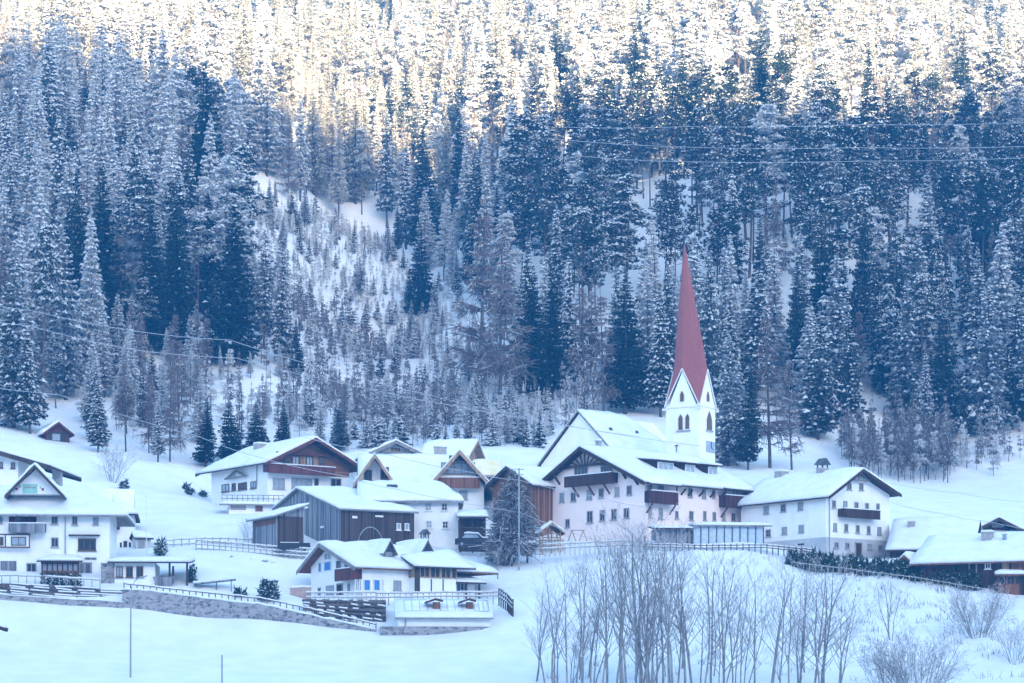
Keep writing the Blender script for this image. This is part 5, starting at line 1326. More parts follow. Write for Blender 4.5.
# ------------------------------------------------------------------ the house with blue blinds
h = House('blue_blind_house', 'white chalet with bright blue blinds and two small pointed dormers', 361, 600, 290.5, 33, sink=3)
b = h.fx(311, 'S'); a = h.fx(429.5); ze = h.fz(361, 566); ap = h.hitp(328, 544.5, 'S'); m = ap.y/b; zeL = h.fz(311, 566, 'S')
mb = MB(); mb.prism([(0,0,-3),(0,0,ze-.1),(0,b*m,ap.z-.3),(0,b,zeL-.1),(0,b,-3)], (a,0,0)); h.part(mb, 'wall', M['white'])
h.roof('x', 0, b, ze, ap.z, 0, h.fx(486), ov=.7, m=m, og=1.1, snow=.40, ze2=zeL, barge='beam_grey', bw=.36, mat='brown', hip1=6.0, ovs=(1, 1.6))
for x0, x1, y0, y1, p_ in ((318.5,322,562.5,572.5,'blue'),(324.5,331.5,561.2,571.2,'blue'),(336.3,342,559.8,569.8,'glass'),(345,352.5,561,568,'glass')): h.win('S', x0, y0, x1, y1, frame='frame_w', pane=p_, nx=1, sill=False, label='window with a lowered blue blind' if p_ == 'blue' else None)
h.win('S', 324.5, 552.5, 331, 560, frame='frame_w', pane='glass_l', nx=2, sill=False)
h.balcony('S', 335, 353.5, 568.5, 579.5, 1.0, 'red_wood')
for x0, x1, y0, y1, n_ in ((318.3,321,587.5,596,1),(326.5,334,585.5,595.5,2),(348,350,583.5,591,1)): h.win('S', x0, y0, x1, y1, frame='frame_g', nx=n_, pane='glass')
h.door('S', 337.5, 584.5, 342.5, 595, 'dark_wood')
for x0, x1, p_ in ((354.6,357,'glass'),(358.7,361.3,'glass_l'),(363.3,370.3,'blue'),(373.2,380,'blue'),(381.7,383.6,'glass_l')): h.win('F', x0, 579.3, x1, 591, frame='frame_w', pane=p_, nx=1, sill=False, label='window with a lowered blue blind' if p_ == 'blue' else None)
h.win('F', 393.5, 580.5, 401, 590.5, frame='frame_g', pane='glass_l', nx=2)
# glazed wing on the right
xw0, xw1 = h.fx(409), h.fx(456, 'F', -1.0); zt = h.fz(430, 565.8, 'F', -1.0); zm = h.fz(430, 578, 'F', -1.0); zb = -1.5
mb = MB(); mb.box(xw0, xw1, -1.0, 4.5, zb, zm); h.part(mb, 'wing_wall', M['white'])
mb = MB(); mb.box(xw0+.05, xw1-.05, -.95, 4.45, zm+.002, zt); gw = h.part(mb, 'wing_glazing', M['glass'])
mb = MB()
for i in range(9): t = xw0+(xw1-xw0)*i/8; w_ = .14 if i % 2 else .07; mb.box(t-w_, t+w_, -1.06, -.953, zm+.13, zt)
mb.box(xw0, xw1, -1.08, -.953, zm, zm+.128); mb.box(xw0-.06, xw0+.04, -1.0, 4.4, zm, zt); h.part(mb, 'wing_posts', M['tan'], gw)
for x in (418.5, 430.8, 442.5): h.panel('F', x, 579, x+1, 592, 'dark_metal', 'drain', .05, off=-1.0)
h.panel('F', 414.5, 566, 419, 592, 'beam', 'post', .2, off=-1.0)
h.shed([(xw0-.4,-1.75,zt-.15),(xw1+2.0,-1.75,zt-.15),(xw1+2.0,3.5,zt+2.1),(xw0-.4,1.0,zt+1.0)], 'wing_roof', 'beam', .34, cuts=6)
# porch further right
xp0, xp1 = xw1+.02, h.fx(476, 'F', -.5); zp = h.fz(465, 582.5, 'F', -.5)
h.shed([(xp0,-1.0,zp),(xp1+1.0,-1.0,zp),(xp1+.4,3.8,zp+1.2),(xp0,3.8,zp+1.2)], 'porch_roof', 'beam', .3); mb = MB(); mb.box(xp0, xp0+3.2, .5, 3, -1.5, zp-.12); h.part(mb, 'porch_room', M['white'])
for x in (457.5, 461, 464.5): h.panel('F', x, 584.5, x+2.4, 592, 'glass', 'porch_window', .05, off=.5)
mb = MB(); 
for x in (xp1-1.4, xp1+.2): mb.box(x-.08, x+.08, -.9, -.74, -1.5, zp-.14)
h.part(mb, 'post', M['beam'])
k_ = (ap.z-ze)/(b*m)
for x0, x1, yt, yb_ in ((382.3,396.5,541,555.2),(419.5,434,541,555.2)):
    off = b*m*.30; t0, t1, z0, z1 = h.rect('F', x0, yt, x1, yb_, off); tm = (t0+t1)/2; yk = off+(z1-(ze+k_*off))/k_
    mb = MB(); mb.prism([(t0+.2,off,z0-.1),(t1-.2,off,z0-.1),(tm,off,z1-.25)], (0,.7,0)); d_ = h.part(mb, 'dormer', M['grey_wood'])
    slab('dormer_roof', [[(t0,off-.3,z0),(tm,off-.3,z1),(tm,yk+.4,z1),(t0,yk*.4+off*.6,z0)],[(tm,off-.3,z1),(t1,off-.3,z0),(t1,yk*.4+off*.6,z0),(tm,yk+.4,z1)]], -.02, .10, M['beam_grey'], d_)
    slab('dormer_snow', [[(t0+.05,off-.2,z0+.11),(tm,off-.2,z1+.11),(tm,yk+.4,z1+.11),(t0+.05,yk*.4+off*.6,z0+.11)],[(tm,off-.2,z1+.11),(t1-.05,off-.2,z0+.11),(t1-.05,yk*.4+off*.6,z0+.11),(tm,yk+.4,z1+.11)]], .0, .26, M['snow'], d_, cuts=2, edge=.5)
    mb = MB(); w_ = (t1-t0)*.22; mb.prism([(tm-w_,off-.003,z0+.35),(tm+w_,off-.003,z0+.35),(tm,off-.003,z0+.35+w_*2.2)], (0,-.04,0)); h.part(mb, 'dormer_pane', M['glass'], d_)
h.chimney(424.8, 537.5, 546, .7, b*m, 'F', mat='brick', cap='hood')

# glasshouse below it with two little brown entrances
g = House('garden_room', 'low building with sloping glazed snowy roof and two brown stair hoods at the slope foot', 398.5, 635, 280.5, 4, cat='outbuilding', sink=2)
a = g.fx(490); zt = g.fz(440, 617.5); d_ = 4.0; zk = g.hitp(440, 600.5, 'F', d_).z
g.walls(a, d_, zt-.1, M['white'], z0=g.fz(440, 626.5))
mb = MB(); mb.box(-1.8, a-.6, -.25, d_, -2, g.fz(440, 626.7)); g.part(mb, 'stone_base', M['stone'])
mb = MB(); mb.prism([(-.02,0,zt-.1),(-.02,d_,zk-.1),(-.02,d_,zt-.1)], (a+.04,0,0)); g.part(mb, 'gable', M['grey_plaster'])
ro = g.shed([(-.35,-.5,zt-.05),(a+.3,-.5,zt-.05),(a+.3,d_+.2,zk+.1),(-.35,d_+.2,zk+.1)], 'roof', 'beam_grey', .2)
mb = MB()
def onr(x, f, lift): return (x, -.5+(d_+.7)*f, zt-.05+(zk-zt+.15)*f+lift)
for x0, x1 in ((405,428),(441,463),(475,490)):
    q0, q1 = g.fx(x0), g.fx(x1)
    for f_ in (.25, .85): mb.bar(onr(q0, f_, .22), onr(q1, f_, .22), .10)
    for i in range(4): x = q0+(q1-q0)*i/3; mb.bar(onr(x, .25, .22), onr(x, .85, .22), .08)
g.part(mb, 'roof_glazing_bars', M['poly'], ro)
for x0, x1 in ((431.5,440.5),(465,473.5)):
    off = 1.2; t0, t1, z0, z1 = g.rect('F', x0, 601, x1, 613.5, off); mb = MB(); mb.box(t0+.15, t1-.05, off, off+.9, z0-.2, z1-.1); o = g.part(mb, 'stair_hood', M['brown'])
    slab('hood_roof', [[(t0-.65,off-.3,z1-.25),((t0+t1)/2,off-.3,z1+.12),((t0+t1)/2,off+1.2,z1+.12),(t0-.65,off+1.2,z1-.25)],[((t0+t1)/2,off-.3,z1+.12),(t1+.25,off-.3,z1-.05),(t1+.25,off+1.2,z1-.05),((t0+t1)/2,off+1.2,z1+.12)]], .003, .16, M['red_wood'], o)
g.pipe('F', [(405.5,618),(405.3,634)])
# ------------------------------------------------------------------ far right: low farm buildings
h = House('low_farmhouse', 'low house under a big snowy roof with one chimney right of the white inn', 890, 557, 315, -14, sink=3)
a = h.fx(935); ze = h.fz(905, 547); b = 13
zr = h.hitp(925, 521, 'F', 7).z
h.walls(a+3, b, ze-.1, M['beam'], 'S', zr-.4, .55); h.roof('x', 0, b, ze, zr, 0, a+4, ov=.9, og=.4, m=.55, snow=.45, mat='beam')
h.chimney(911.5, 522.5, 531.5, .75, 4.4)
h = House('red_farmhouse', 'red-brown wooden farmhouse with a broad snowy roof at the right edge', 918, 578, 301, -24, sink=5)
a = h.fx(1042); ze = h.fz(960, 560.5); b = 12; zr = h.hitp(975, 538, 'F', 6.5).z
h.walls(a, b, ze-.2, M['dark_wood'], 'S', zr-.5, .54, x0=.6); h.roof('x', 0, b, ze, zr, 0, a, ov=.8, og=.7, m=.54, snow=.48, mat='brown', barge='brown', bw=.3)
h.chimney(987.5, 533, 541, 1.1, 4.6); h.chimney(1004.5, 535, 541, .35, 4.2, mat='metal')
h.panel('F', 1002, 562, 1009, 572, 'tan', 'pale_boards', .06); h.door('F', 970, 564, 976, 576, 'dark_wood'); h.win('F', 985, 563, 991, 569, frame='frame_w')
h.panel('F', 1012, 558, 1024, 574, 'brown', 'boards', .05)
g = House('snowy_lean_to', 'low shed roof deep in snow in front of the red-brown farmhouse', 926, 580, 301.5, -8, cat='shed', sink=3)
a = g.fx(966); zt = g.fz(945, 570.5); g.walls(a, 3, zt-.2, M['red_wood'], 'S', zt+.5, .7); g.roof('x', 0, 3, zt, zt+.75, 0, a, ov=.5, og=.3, m=.7, snow=.42, barge='red_wood')
g = House('small_shed', 'little brown-roofed shed with snow between the white inn and the red-brown farmhouse', 897, 570, 304, -40, cat='shed', sink=3)
a = g.fx(909, 'F'); zt = g.fz(897, 566); g.walls(max(a, 2.5), 3.2, zt, M['red_wood'], 'F', zt+1.0, .5); g.roof('y', 0, max(a, 2.5), zt, zt+1.0, 0, 3.2, ov=.6, og=.6, snow=.35, barge='brown', bw=.3)
h = House('dark_gable_house', 'house with dark boarded gable rising behind the red-brown farmhouse', 968, 550, 330, -4, sink=4)
a = h.fx(1017); zr = h.fz(998, 519); ze = h.fz(967, 534.5); m = h.fx(998)/a
h.walls(a, 12, ze-.1, M['dark_wood'], 'F', zr-.3, m); h.roof('y', 0, a, ze, zr, 0, 12, ov=.7, og=1.2, m=m, snow=.4, barge='beam', bw=.36, ze2=h.fz(1017, 528.5))
h.panel('F', 992, 524, 1004, 527.5, 'frame_g', 'gable_window', .06)
g = House('wood_shelter', 'small brown shelter with a thick snow cap at the right edge by the hedge', 999, 584, 296.5, -6, cat='shelter', sink=2)
a = g.fx(1023.5); zt = g.fz(1010, 574.5); g.walls(a, 2.5, zt-.05, M['brown'], y0=.3)
for x in (1000, 1008, 1016): g.panel('F', x, 577, x+6, 584, 'black', 'opening', .03, off=.3)
g.shed([(-.4,-.5,zt),(a+.4,-.5,zt),(a+.4,3,zt+.25),(-.4,3,zt+.25)], 'roof', 'brown', .5)
# garden pavilion left of the pink house
g = House('pavilion', 'small open garden pavilion with snowy roof at the corner of the pink guesthouse', 542, 543, 314, 10, cat='pavilion', sink=1.5)
a = g.fx(561.5); zt = g.fz(552, 531); mb = MB()
for x in (.1, a/2, a-.1):
    for y in (.1, 2.1): mb.box(x-.07, x+.07, y-.07, y+.07, -1.5, zt)
mb.box(.1, a-.1, .06, .14, .55, .68); mb.box(.1, a-.1, .06, .14, 1.0, 1.1); g.part(mb, 'frame', M['tan'])
g.roof('y', 0, a, zt, zt+.85, 0, 2.2, ov=.35, og=.35, snow=.3, barge='tan', bw=.18)
# ------------------------------------------------------------------ walls, fences, hedge, lamp, wires, bare trees in front
def ribbon_wall(name, pts, thick, mat, label, cat, snow=.25, drop=1.5):
    """pts: list of (x px, y top px, y bottom px, Y)"""
    root = empty(name, ray(pts[0][0], pts[0][2], pts[0][3])); tag(root, label, cat); O = root.location
    P, T = [], []
    for i in range(len(pts)-1):                                  # subdivide so that the wall follows the slope unevenly
        for k in range(6):
            f = k/6; q = [pts[i][j]+(pts[i+1][j]-pts[i][j])*f for j in range(4)]; P.append((ray(q[0], q[2], q[3])-O, ray(q[0], q[1], q[3])-O))
    q = pts[-1]; P.append((ray(q[0], q[2], q[3])-O, ray(q[0], q[1], q[3])-O))
    mb = MB(); sn = MB(); n = len(P)
    for i, (b, t) in enumerate(P):
        j = .10*mnoise.noise(Vector((i*.9, 3, 1))); zt = max(t.z, b.z+.05)+j
        mb.v += [(b.x, b.y, b.z-drop), (b.x, b.y+.12, zt), (b.x, b.y+thick, zt), (b.x, b.y+thick, b.z-drop)]
        w = snow*(1+.5*mnoise.noise(Vector((i*.7, 9, 2)))); sn.v += [(b.x, b.y+.06, zt+.004), (b.x, b.y+.1, zt+w*.8), (b.x, b.y+thick*.7, zt+w), (b.x, b.y+thick+.05, zt+w*.7), (b.x, b.y+thick+.05, zt+.004)]
    for i in range(n-1):
        for k in range(4): mb.f.append([i*4+k, i*4+(k+1)%4, (i+1)*4+(k+1)%4, (i+1)*4+k]); mb.m.append(0)
        for k in range(5): sn.f.append([i*5+k, i*5+(k+1)%5, (i+1)*5+(k+1)%5, (i+1)*5+k]); sn.m.append(0)
    mb.f += [[0,1,2,3][::-1], [(n-1)*4+k for k in range(4)]]; mb.m += [0, 0]; sn.f += [[0,1,2,3,4][::-1], [(n-1)*5+k for k in range(5)]]; sn.m += [0, 0]
    mb.build('wall_stone', M[mat], root); sn.build('snow_cover', M['snow'], root, True); return root
ribbon_wall('stone_wall', [(122,589.5,612,284.5),(150,591,614,284.5),(195,597,617,284),(235,602,619.5,283.6),(262,604.5,621,283.2),(292,611,626,282.6),(330,619.5,630,281.8),(376,630,636,281)], .8, 'stone', 'long grey rubble retaining wall sloping down past the field on the left', 'wall', snow=.22)
ribbon_wall('concrete_wall', [(-90,593,606,284.8),(0,594.5,605,284.6),(50,598,609,284.5),(123,602,613,284.3)], .6, 'stone', 'low grey stone wall below the snow-striped log terraces on the left', 'wall', snow=.12)
# log terraces (a timber crib) below the painted house: each run of logs is one terrace row
def crib(name, x0, x1, y0a, y0b, y1a, y1b, Y, rows, label, step=.28):
    root = empty(name, ray(x0, y1a, Y)); tag(root, label, 'log wall'); O = root.location; rr = random.Random(int(x0))
    for r in range(rows):
        f = (r+.5)/rows; mb = MB(); sn = MB()
        n = 7
        for k in range(n):
            xa, xb = x0+(x1-x0)*k/n, x0+(x1-x0)*(k+1)/n
            g = lambda x, ff: (y0a+(y0b-y0a)*(x-x0)/(x1-x0))*(1-ff)+(y1a+(y1b-y1a)*(x-x0)/(x1-x0))*ff
            p = ray(xa, g(xa, f)+rr.uniform(-.5, .5), Y+(rows-r)*step)-O; q = ray(xb, g(xb, f)+rr.uniform(-.5, .5), Y+(rows-r)*step)-O
            mb.tube([p, q], .13*rr.uniform(.8, 1.2), 6); up = Vector((0, -.02, .17))
            if rr.random() < .85: sn.bar(p+up+Vector((rr.uniform(0, .5), 0, 0)), q+up-Vector((rr.uniform(0, .6), 0, 0)), .26, .13)
            if k % 2 == r % 2: mb.tube([p+Vector((0, -.25, -.05)), p+Vector((0, .5, -.05))], .11, 6)
        o = mb.build('log', M['log'], root); o['label'] = 'row of dark logs'; sn.build('snow_cover', M['snow'], o)
    mb = MB(); g0 = ray(x0, y0a, Y+rows*step+.4)-O; g1 = ray(x1, y0b, Y+rows*step+.4)-O
    mb.add([ray(x0, y0a, Y+rows*step+.2)-O, ray(x1, y0b, Y+rows*step+.2)-O, ray(x1, y1b+3, Y+.3)-O, ray(x0, y1a+3, Y+.3)-O, ray(x0, y0a, Y+rows*step+1.4)-O, ray(x1, y0b, Y+rows*step+1.4)-O, ray(x1, y1b+3, Y+1.4)-O, ray(x0, y1a+3, Y+1.4)-O],
           [(0,1,2,3),(7,6,5,4),(0,4,5,1),(1,5,6,2),(2,6,7,3),(3,7,4,0)]); mb.build('earth_fill', M['log'], root)
    return root
crib('log_wall', -40, 124, 581, 590, 596, 606, 285.4, 6, 'snow-striped log terrace wall below the painted white house')
crib('log_wall', 303, 386, 599, 600, 617, 629, 283.2, 6, 'dark log terrace wall under the house with blue blinds')
def fence(name, pts, hgt, posts, rails, mat, label, snow=True, r=.06, cat='fence'):
    """pts (x, y, Y) along its foot"""
    W = [ray(*p) for p in pts]; root = empty(name, W[0]); tag(root, label, cat); O = W[0]; seg = []
    for i in range(len(W)-1): seg.append((W[i]-O, W[i+1]-O))
    tot = sum((b-a).length for a, b in seg); up = Vector((0, 0, 1)); rr = random.Random(len(label))
    def at_(f):
        d = f*tot
        for a, b in seg:
            l = (b-a).length
            if d <= l+1e-6: return a.lerp(b, min(1, d/l))
            d -= l
        return seg[-1][1]
    for i in range(posts):
        p = at_(i/(posts-1)); mb = MB(); mb.box(p.x-r, p.x+r, p.y-r, p.y+r, p.z-.5, p.z+hgt+.08+rr.uniform(-.04, .04)); mb.build('post', M[mat], root)
    for k in range(rails):
        z = hgt*(k+1)/rails - .06; mb = MB(); sn = MB()
        for i in range(posts-1):
            a, b = at_(i/(posts-1)), at_((i+1)/(posts-1)); j = rr.uniform(-.04, .04)
            mb.bar(a+up*z, b+up*(z+j), .05, .10)
            if snow: sn.bar(a+up*(z+.11), b+up*(z+j+.11), .11, .11)
        o = mb.build('rail', M[mat], root)
        if snow: sn.build('snow_cover', M['snow'], o)
    return root
fence('fence', [(196,551.5,306.5),(230,554,306),(252,556,305.5),(320,561,304.5)], 1.25, 22, 3, 'frame_g', 'snowy rail fence running below the lean-to of the grey barn')
fence('fence', [(166,549,309),(205,547,310.5),(252,548,311)], 1.0, 12, 2, 'frame_g', 'short dark rail fence between the carport and the grey barn')
fence('railing', [(-40,581,287.8),(40,582,287.8),(100,586,287)], .65, 18, 1, 'frame_g', 'thin snowy railing above the log terraces at the left', r=.04, cat='railing')
fence('railing', [(124,591,285.2),(195,599,284.6),(262,606,283.6),(300,614,283),(376,632,281.6)], .8, 40, 1, 'log', 'low wooden rail on top of the long rubble wall', r=.05, cat='railing')
fence('railing', [(306,601,290.3),(385,601,290)], .9, 18, 2, 'frame_g', 'railing along the terrace in front of the blue blinds', r=.035, cat='railing')
fence('railing', [(377,601,287.5),(440,600,287.2),(499,599.5,287)], .8, 22, 2, 'frame_g', 'grey railing above the glazed garden building', r=.05, cat='railing')
fence('fence', [(499,601,286.8),(507,606,285.5),(513,613,284)], 1.3, 9, 3, 'dark_wood', 'short dark fence stepping down right of the garden building', r=.07)
fence('fence', [(541,548,315),(563,548,315.5)], .9, 6, 3, 'tan', 'pale garden fence in front of the small pavilion')
fence('railing', [(530,553,309.5),(620,549,309),(655,550,308.4)], .9, 26, 2, 'frame_g', 'dark railing beside the road below the pink guesthouse', r=.04, cat='railing')
fence('fence', [(640,548.5,307.5),(700,550,307.2),(765,549.5,307.5),(812,554,309)], .55, 30, 2, 'log', 'low dark road barrier below the glazed veranda', r=.06)
fence('fence', [(792,567,306.5),(850,574,304),(920,583,300.5),(984,594,296.5)], .6, 34, 1, 'frame_g', 'thin wire fence below the dark hedge on the right', snow=False, r=.035)
# swing frame by the pink house
p = ray(572, 541, 315.5); t = empty('swing_frame', p); tag(t, 'pale wooden swing frame at the foot of the pink guesthouse', 'swing'); mb = MB()
for x in (0, 1.25):
    mb.bar((x-.45,0,0),(x,.2,1.15),.08); mb.bar((x+.45,.4,0),(x,.2,1.15),.08)
mb.build('legs', M['tan'], t); mb = MB(); mb.bar((-.2,.2,1.2),(1.45,.2,1.2),.08); mb.build('beam', M['tan'], t)
# boulder bank below the fence
rb = random.Random(4)
for x, y in ((212,558),(219,560),(226,558.5),(232,561),(238,559.5),(245,562),(251,560.5),(258,563),(265,562),(272,564.5),(222,564),(236,566),(249,567),(262,567.5),(278,567),(214,563)):
    p = ray(x, y+2, 303.5); bm = bmesh.new(); bmesh.ops.create_icosphere(bm, subdivisions=2, radius=rb.uniform(.38, .62))
    sd = rb.uniform(0, 99)
    for v in bm.verts: v.co *= 1+.35*mnoise.noise(v.co*1.6+Vector((sd, 0, 0))); v.co.x *= 1.35; v.co.z *= .8
    me = bpy.data.meshes.new('boulder'); bm.to_mesh(me); bm.free(); me.materials.append(M['stone_s'])
    o = link('boulder', me); o.location = p; o.rotation_euler = (rb.random(), rb.random(), rb.random()*6)
    tag(o, 'grey boulder in the snow-dusted rock bank below the rail fence', 'boulder', 'boulders in the rock bank')
    mb = MB(); r0 = .42; mb.add([(r0*math.cos(k*1.047)*1.1, r0*math.sin(k*1.047), 0.0) for k in range(6)]+[(0,0,.22)], [(k, (k+1)%6, 6) for k in range(6)]+[(5,4,3,2,1,0)]); s_ = mb.build('snow_cap', M['snow'], o, True)
    s_.location = (0, 0, 0); s_.matrix_parent_inverse = o.rotation_euler.to_matrix().to_4x4().inverted(); s_.location = (0, 0, .36)
# street lamp and posts
p = ray(130.5, 700, 262); top = ray(131.5, 592, 262).z-p.z; t = empty('street_lamp', p); tag(t, 'tall thin grey street lamp with curved arm in front of the rubble wall', 'street lamp')
mb = MB(); mb.tube([(0,0,-1),(0,0,top*.5),(0.05,0,top)], [.10,.085,.06], 8); mb.build('pole', M['metal'], t)
mb = MB(); ar = [(.05,0,top),(.12,0,top+.5),(.35,-.02,top+.95),(.75,-.03,top+1.3),(1.0,-.04,top+1.38)]; mb.tube(ar, .05, 6); mb.build('arm', M['metal'], t)
mb = MB(); mb.prism([(.9,-.16,top+1.28),(1.55,-.13,top+1.42),(1.55,.06,top+1.42),(.9,.09,top+1.28)], (0,0,.13)); l_ = mb.build('lamp_head', M['metal'], t); mb = MB(); mb.box(1.0,1.4,-.1,.03,top+1.25,top+1.29); mb.build('lamp_glass', M['glass_l'], l_)
p = ray(222, 700, 259); t = empty('marker_post', p); tag(t, 'short thin grey marker post standing in the open snowfield', 'post'); H = ray(222, 655, 259).z-p.z
mb = MB(); mb.tube([(0,0,-.6),(0,0,H)], .075, 7); mb.build('pole', M['metal'], t); mb = MB(); mb.tube([(0,0,H+.003),(0,0,H+.12)], [.1,.03], 7); mb.build('snow_cap', M['snow'], t)
p = ray(146, 570, 300); t = empty('flag_pole', ray(146.5, 556, 305)); tag(t, 'very thin pale pole between the arched house and the snowy hillside', 'pole'); H = 59*305/FPX
mb = MB(); mb.tube([(0,0,-.5),(0,0,H)], [.06,.04], 6); mb.build('pole', M['frame_w'], t); mb = MB(); mb.tube([(0,0,H+.003),(0,0,H+.1)], [.07,.03], 6); mb.build('finial', M['metal'], t)
# beam end poking in at the left edge
p = ray(-18, 622, 270); t = empty('wooden_beam', p); tag(t, 'snow-topped dark wooden beam end poking in at the left edge of the field', 'beam')
q = ray(7, 630, 269.5)-p; mb = MB(); mb.bar((0,0,0), q, .55, .35); mb.build('timber', M['dark_wood'], t); mb = MB(); mb.bar((0,0,.27), q*.97+Vector((0,0,.27)), .6, .16); mb.build('snow_cover', M['snow'], t)
mb = MB(); mb.box(-.2,.2,-.2,.2,-4,-.1); mb.build('post', M['dark_wood'], t)
# flat snow-covered frame above the rubble wall
p = ray(193, 592, 288.5); t = empty('garden_table', p); tag(t, 'long low snow-covered plank table above the rubble wall', 'table'); W = 42*288.5/FPX; H = 11*288.5/FPX
mb = MB(); mb.prism([(0,0,H-.35),(W,0,H+.1),(W,1.2,H+.1),(0,1.2,H-.35)], (0,0,.12)); mb.build('tabletop', M['grey_wood'], t); mb = MB(); mb.prism([(0,0,H-.226),(W,0,H+.224),(W,1.2,H+.224),(0,1.2,H-.226)], (0,0,.22)); mb.build('snow_cover', M['snow'], t)
for x in (.5, W*.55, W-.4):
    mb = MB(); mb.box(x-.06,x+.06,.2,.32,-.4,H-.42+.45*x/W); mb.build('leg', M['grey_wood'], t)
# pinkish garden wall left of the blue-blind house
ribbon_wall('garden_wall', [(290,588,596,290.5),(311,587.5,596,290.8)], .4, 'terracotta', 'short pinkish garden wall left of the house with blue blinds', 'wall', snow=.25)
# bushes and hedge
bush(268, 601, 24, 23, 'dense dark snow-dusted evergreen bush above the rubble wall', dens=85)
bush(241, 597, 14, 8, 'low grey snowy shrub left of the dense evergreen bush', dens=60)
bush(191, 583, 12, 16, 'little dark evergreen with snow right of the carport', dens=70)
bush(124, 489, 12, 9, 'small dark shrub beside the left end of the snow meadow', dens=60)
bush(160, 556, 16, 16, 'snowy shrub behind the carport roof', dens=50, snow=.9)
for x, y in ((190,495),(203,497),(186,490)): bush(x, y, 9, 6, 'small dark shrub poking through the snow left of the wide chalet', dens=60)['group'] = 'small shrubs left of the wide chalet'
pts = [(790,567,307.5),(850,573,305),(920,581,301.5),(983,592,297.5)]
e = empty('hedge', ray(790, 567, 307.5)); tag(e, 'long dark evergreen hedge of pointed shrubs along the slope on the right', 'hedge'); bx = []
for i in range(3):
    a, b = ray(*pts[i])-e.location, ray(*pts[i+1])-e.location; n = int((b-a).length/.62)
    for k in range(n):
        p = a.lerp(b, k/n); hgt = 1.6*random.uniform(.8, 1.2)*(1.0 if i < 2 else 1.1); w = random.uniform(.38, .52)
        bx.append((p.x-w, p.x+w, p.y-w, p.y+w, p.z-.3, p.z+hgt))
leafy('foliage', bx, [M['hedge'], M['snow']], 77, 130, .15, .3, True, e)
mb = MB()
for x0, x1, y0, y1, z0, z1 in bx[::2]: mb.tube([((x0+x1)/2, (y0+y1)/2, z0-.5), ((x0+x1)/2, (y0+y1)/2, z1-.5)], .04, 5)
mb.build('stem', M['bark'], e)

# the bare trees in front: foot below the picture, crowns over the pink house
def bare_tree(x, ytop, yfoot, var, label, wide=1.0, group=None, kind='alder', name=None):
    p = hit(x, yfoot) if yfoot <= 684 else None
    if p is None:
        Y = 258-(yfoot-684)*22/52.0; X = (x-512)/FPX*Y; p = Vector((X, Y, ground(X, Y)))
    H = (ray(x, ytop, p.y).z - p.z)
    o = plant(kind, var, p, H, label, 'tree' if kind == 'alder' else 'bush', group, name, wide=wide); return o
FRONT = [(547,580,690,3,'leftmost slender leafless tree of the thicket below the pink guesthouse',1.3),(556,566,693,2,None,1.1),(566,560,700,0,None,1),(574,556,688,3,None,1.1),(583,552,696,0,None,1),(590,548,690,1,None,1),
 (600,540,702,3,None,1.1),(607,536,690,0,None,1),(614,528,697,3,'tall straight leafless tree at the left of the thicket\'s dense middle',1.1),(622,532,690,0,None,1),(630,528,704,2,None,1),(638,522,694,4,'thickest many-stemmed leafless tree in the middle of the thicket',1.25),
 (646,520,699,1,'tallest leafless tree of the thicket, in front of the pink wall',1.1),(654,526,688,4,'forked leafless tree with heavy low fork right of the thicket\'s tallest',1.15),(662,534,696,0,None,1),(668,528,702,2,None,1.1),(676,540,690,3,None,1),
 (684,546,696,0,None,1.1),(694,548,690,2,None,1.1),(702,544,701,3,None,1),(711,552,692,0,None,1.1),(720,556,698,4,None,1.1),(732,562,690,3,None,1),(742,560,700,1,None,1),
 (754,566,692,0,None,1),(768,560,697,2,None,1),(780,566,690,3,None,1),(790,572,700,0,None,1),(800,570,690,4,None,1.1),(812,562,697,2,None,1.1),(823,566,690,4,'bushy leafless tree at the right end of the thicket below the inn',1.3),(836,574,697,1,'last thin leafless tree on the right of the thicket below the inn',1.2)]
for x, yt, yf, v, lab, wd in FRONT:
    bare_tree(x, yt, yf+4, v, lab or 'slender leafless tree in the bare thicket below the pink guesthouse and inn', wd*.95, None if lab else 'bare trees of the thicket')
rf2 = random.Random(21)
for i in range(22):
    x = rf2.uniform(535, 825); bare_tree(x, rf2.uniform(590, 640), rf2.uniform(670, 690), rf2.randrange(4), 'thin leafless young tree between the taller trunks of the bare thicket', 1.2, 'young trees of the thicket')
bare_tree(891, 578, 640, 4, 'small leafless tree with thick dark forked trunk below the hedge', 1.5)
bare_tree(977, 582, 638, 0, 'wide fan-shaped leafless bush below the right end of the hedge', 1.0, kind='bush')
bare_tree(921, 628, 700, 2, 'dense rounded leafless bush at the lower right', 1.0, kind='bush')
bare_tree(886, 638, 698, 1, 'slim leafless bush left of the dense rounded bush at the lower right', 1.0, kind='bush')
bare_tree(1016, 612, 664, 3, 'dark leafless bush at the right edge of the snow slope', .9, kind='bush')
bare_tree(250, 517, 545, 1, 'thin leafless shrub left of the lean-to of the grey barn', .8, kind='bush')
bare_tree(112, 445, 482, 1, 'bare shrub on the snow ridge behind the painted house', 1.3, kind='bush')
bare_tree(897, 530, 555, 1, 'bare little tree beside the right wall of the white inn', .6, kind='bush')
bare_tree(498, 545, 579, 4, 'small leafless tree leaning in the snow below the frosted tree', 1.0)
# the big frosted tree between block house and pink house
p = hit(512, 566); o = plant('frosted', 0, p, 98*p.y/FPX, 'big dense frosted tree beside a pale pole left of the pink guesthouse', 'tree', wide=1.15)
p = hit(500, 565); plant('spruce', 4, p, 62*p.y/FPX, 'dark spruce with snow tangled into the big frosted tree', 'tree', wide=1.5)
p = hit(527, 563); plant('larch', 0, p, 84*p.y/FPX, 'twiggy frosted tree right of the pale pole by the pink guesthouse', 'tree', wide=1.2)
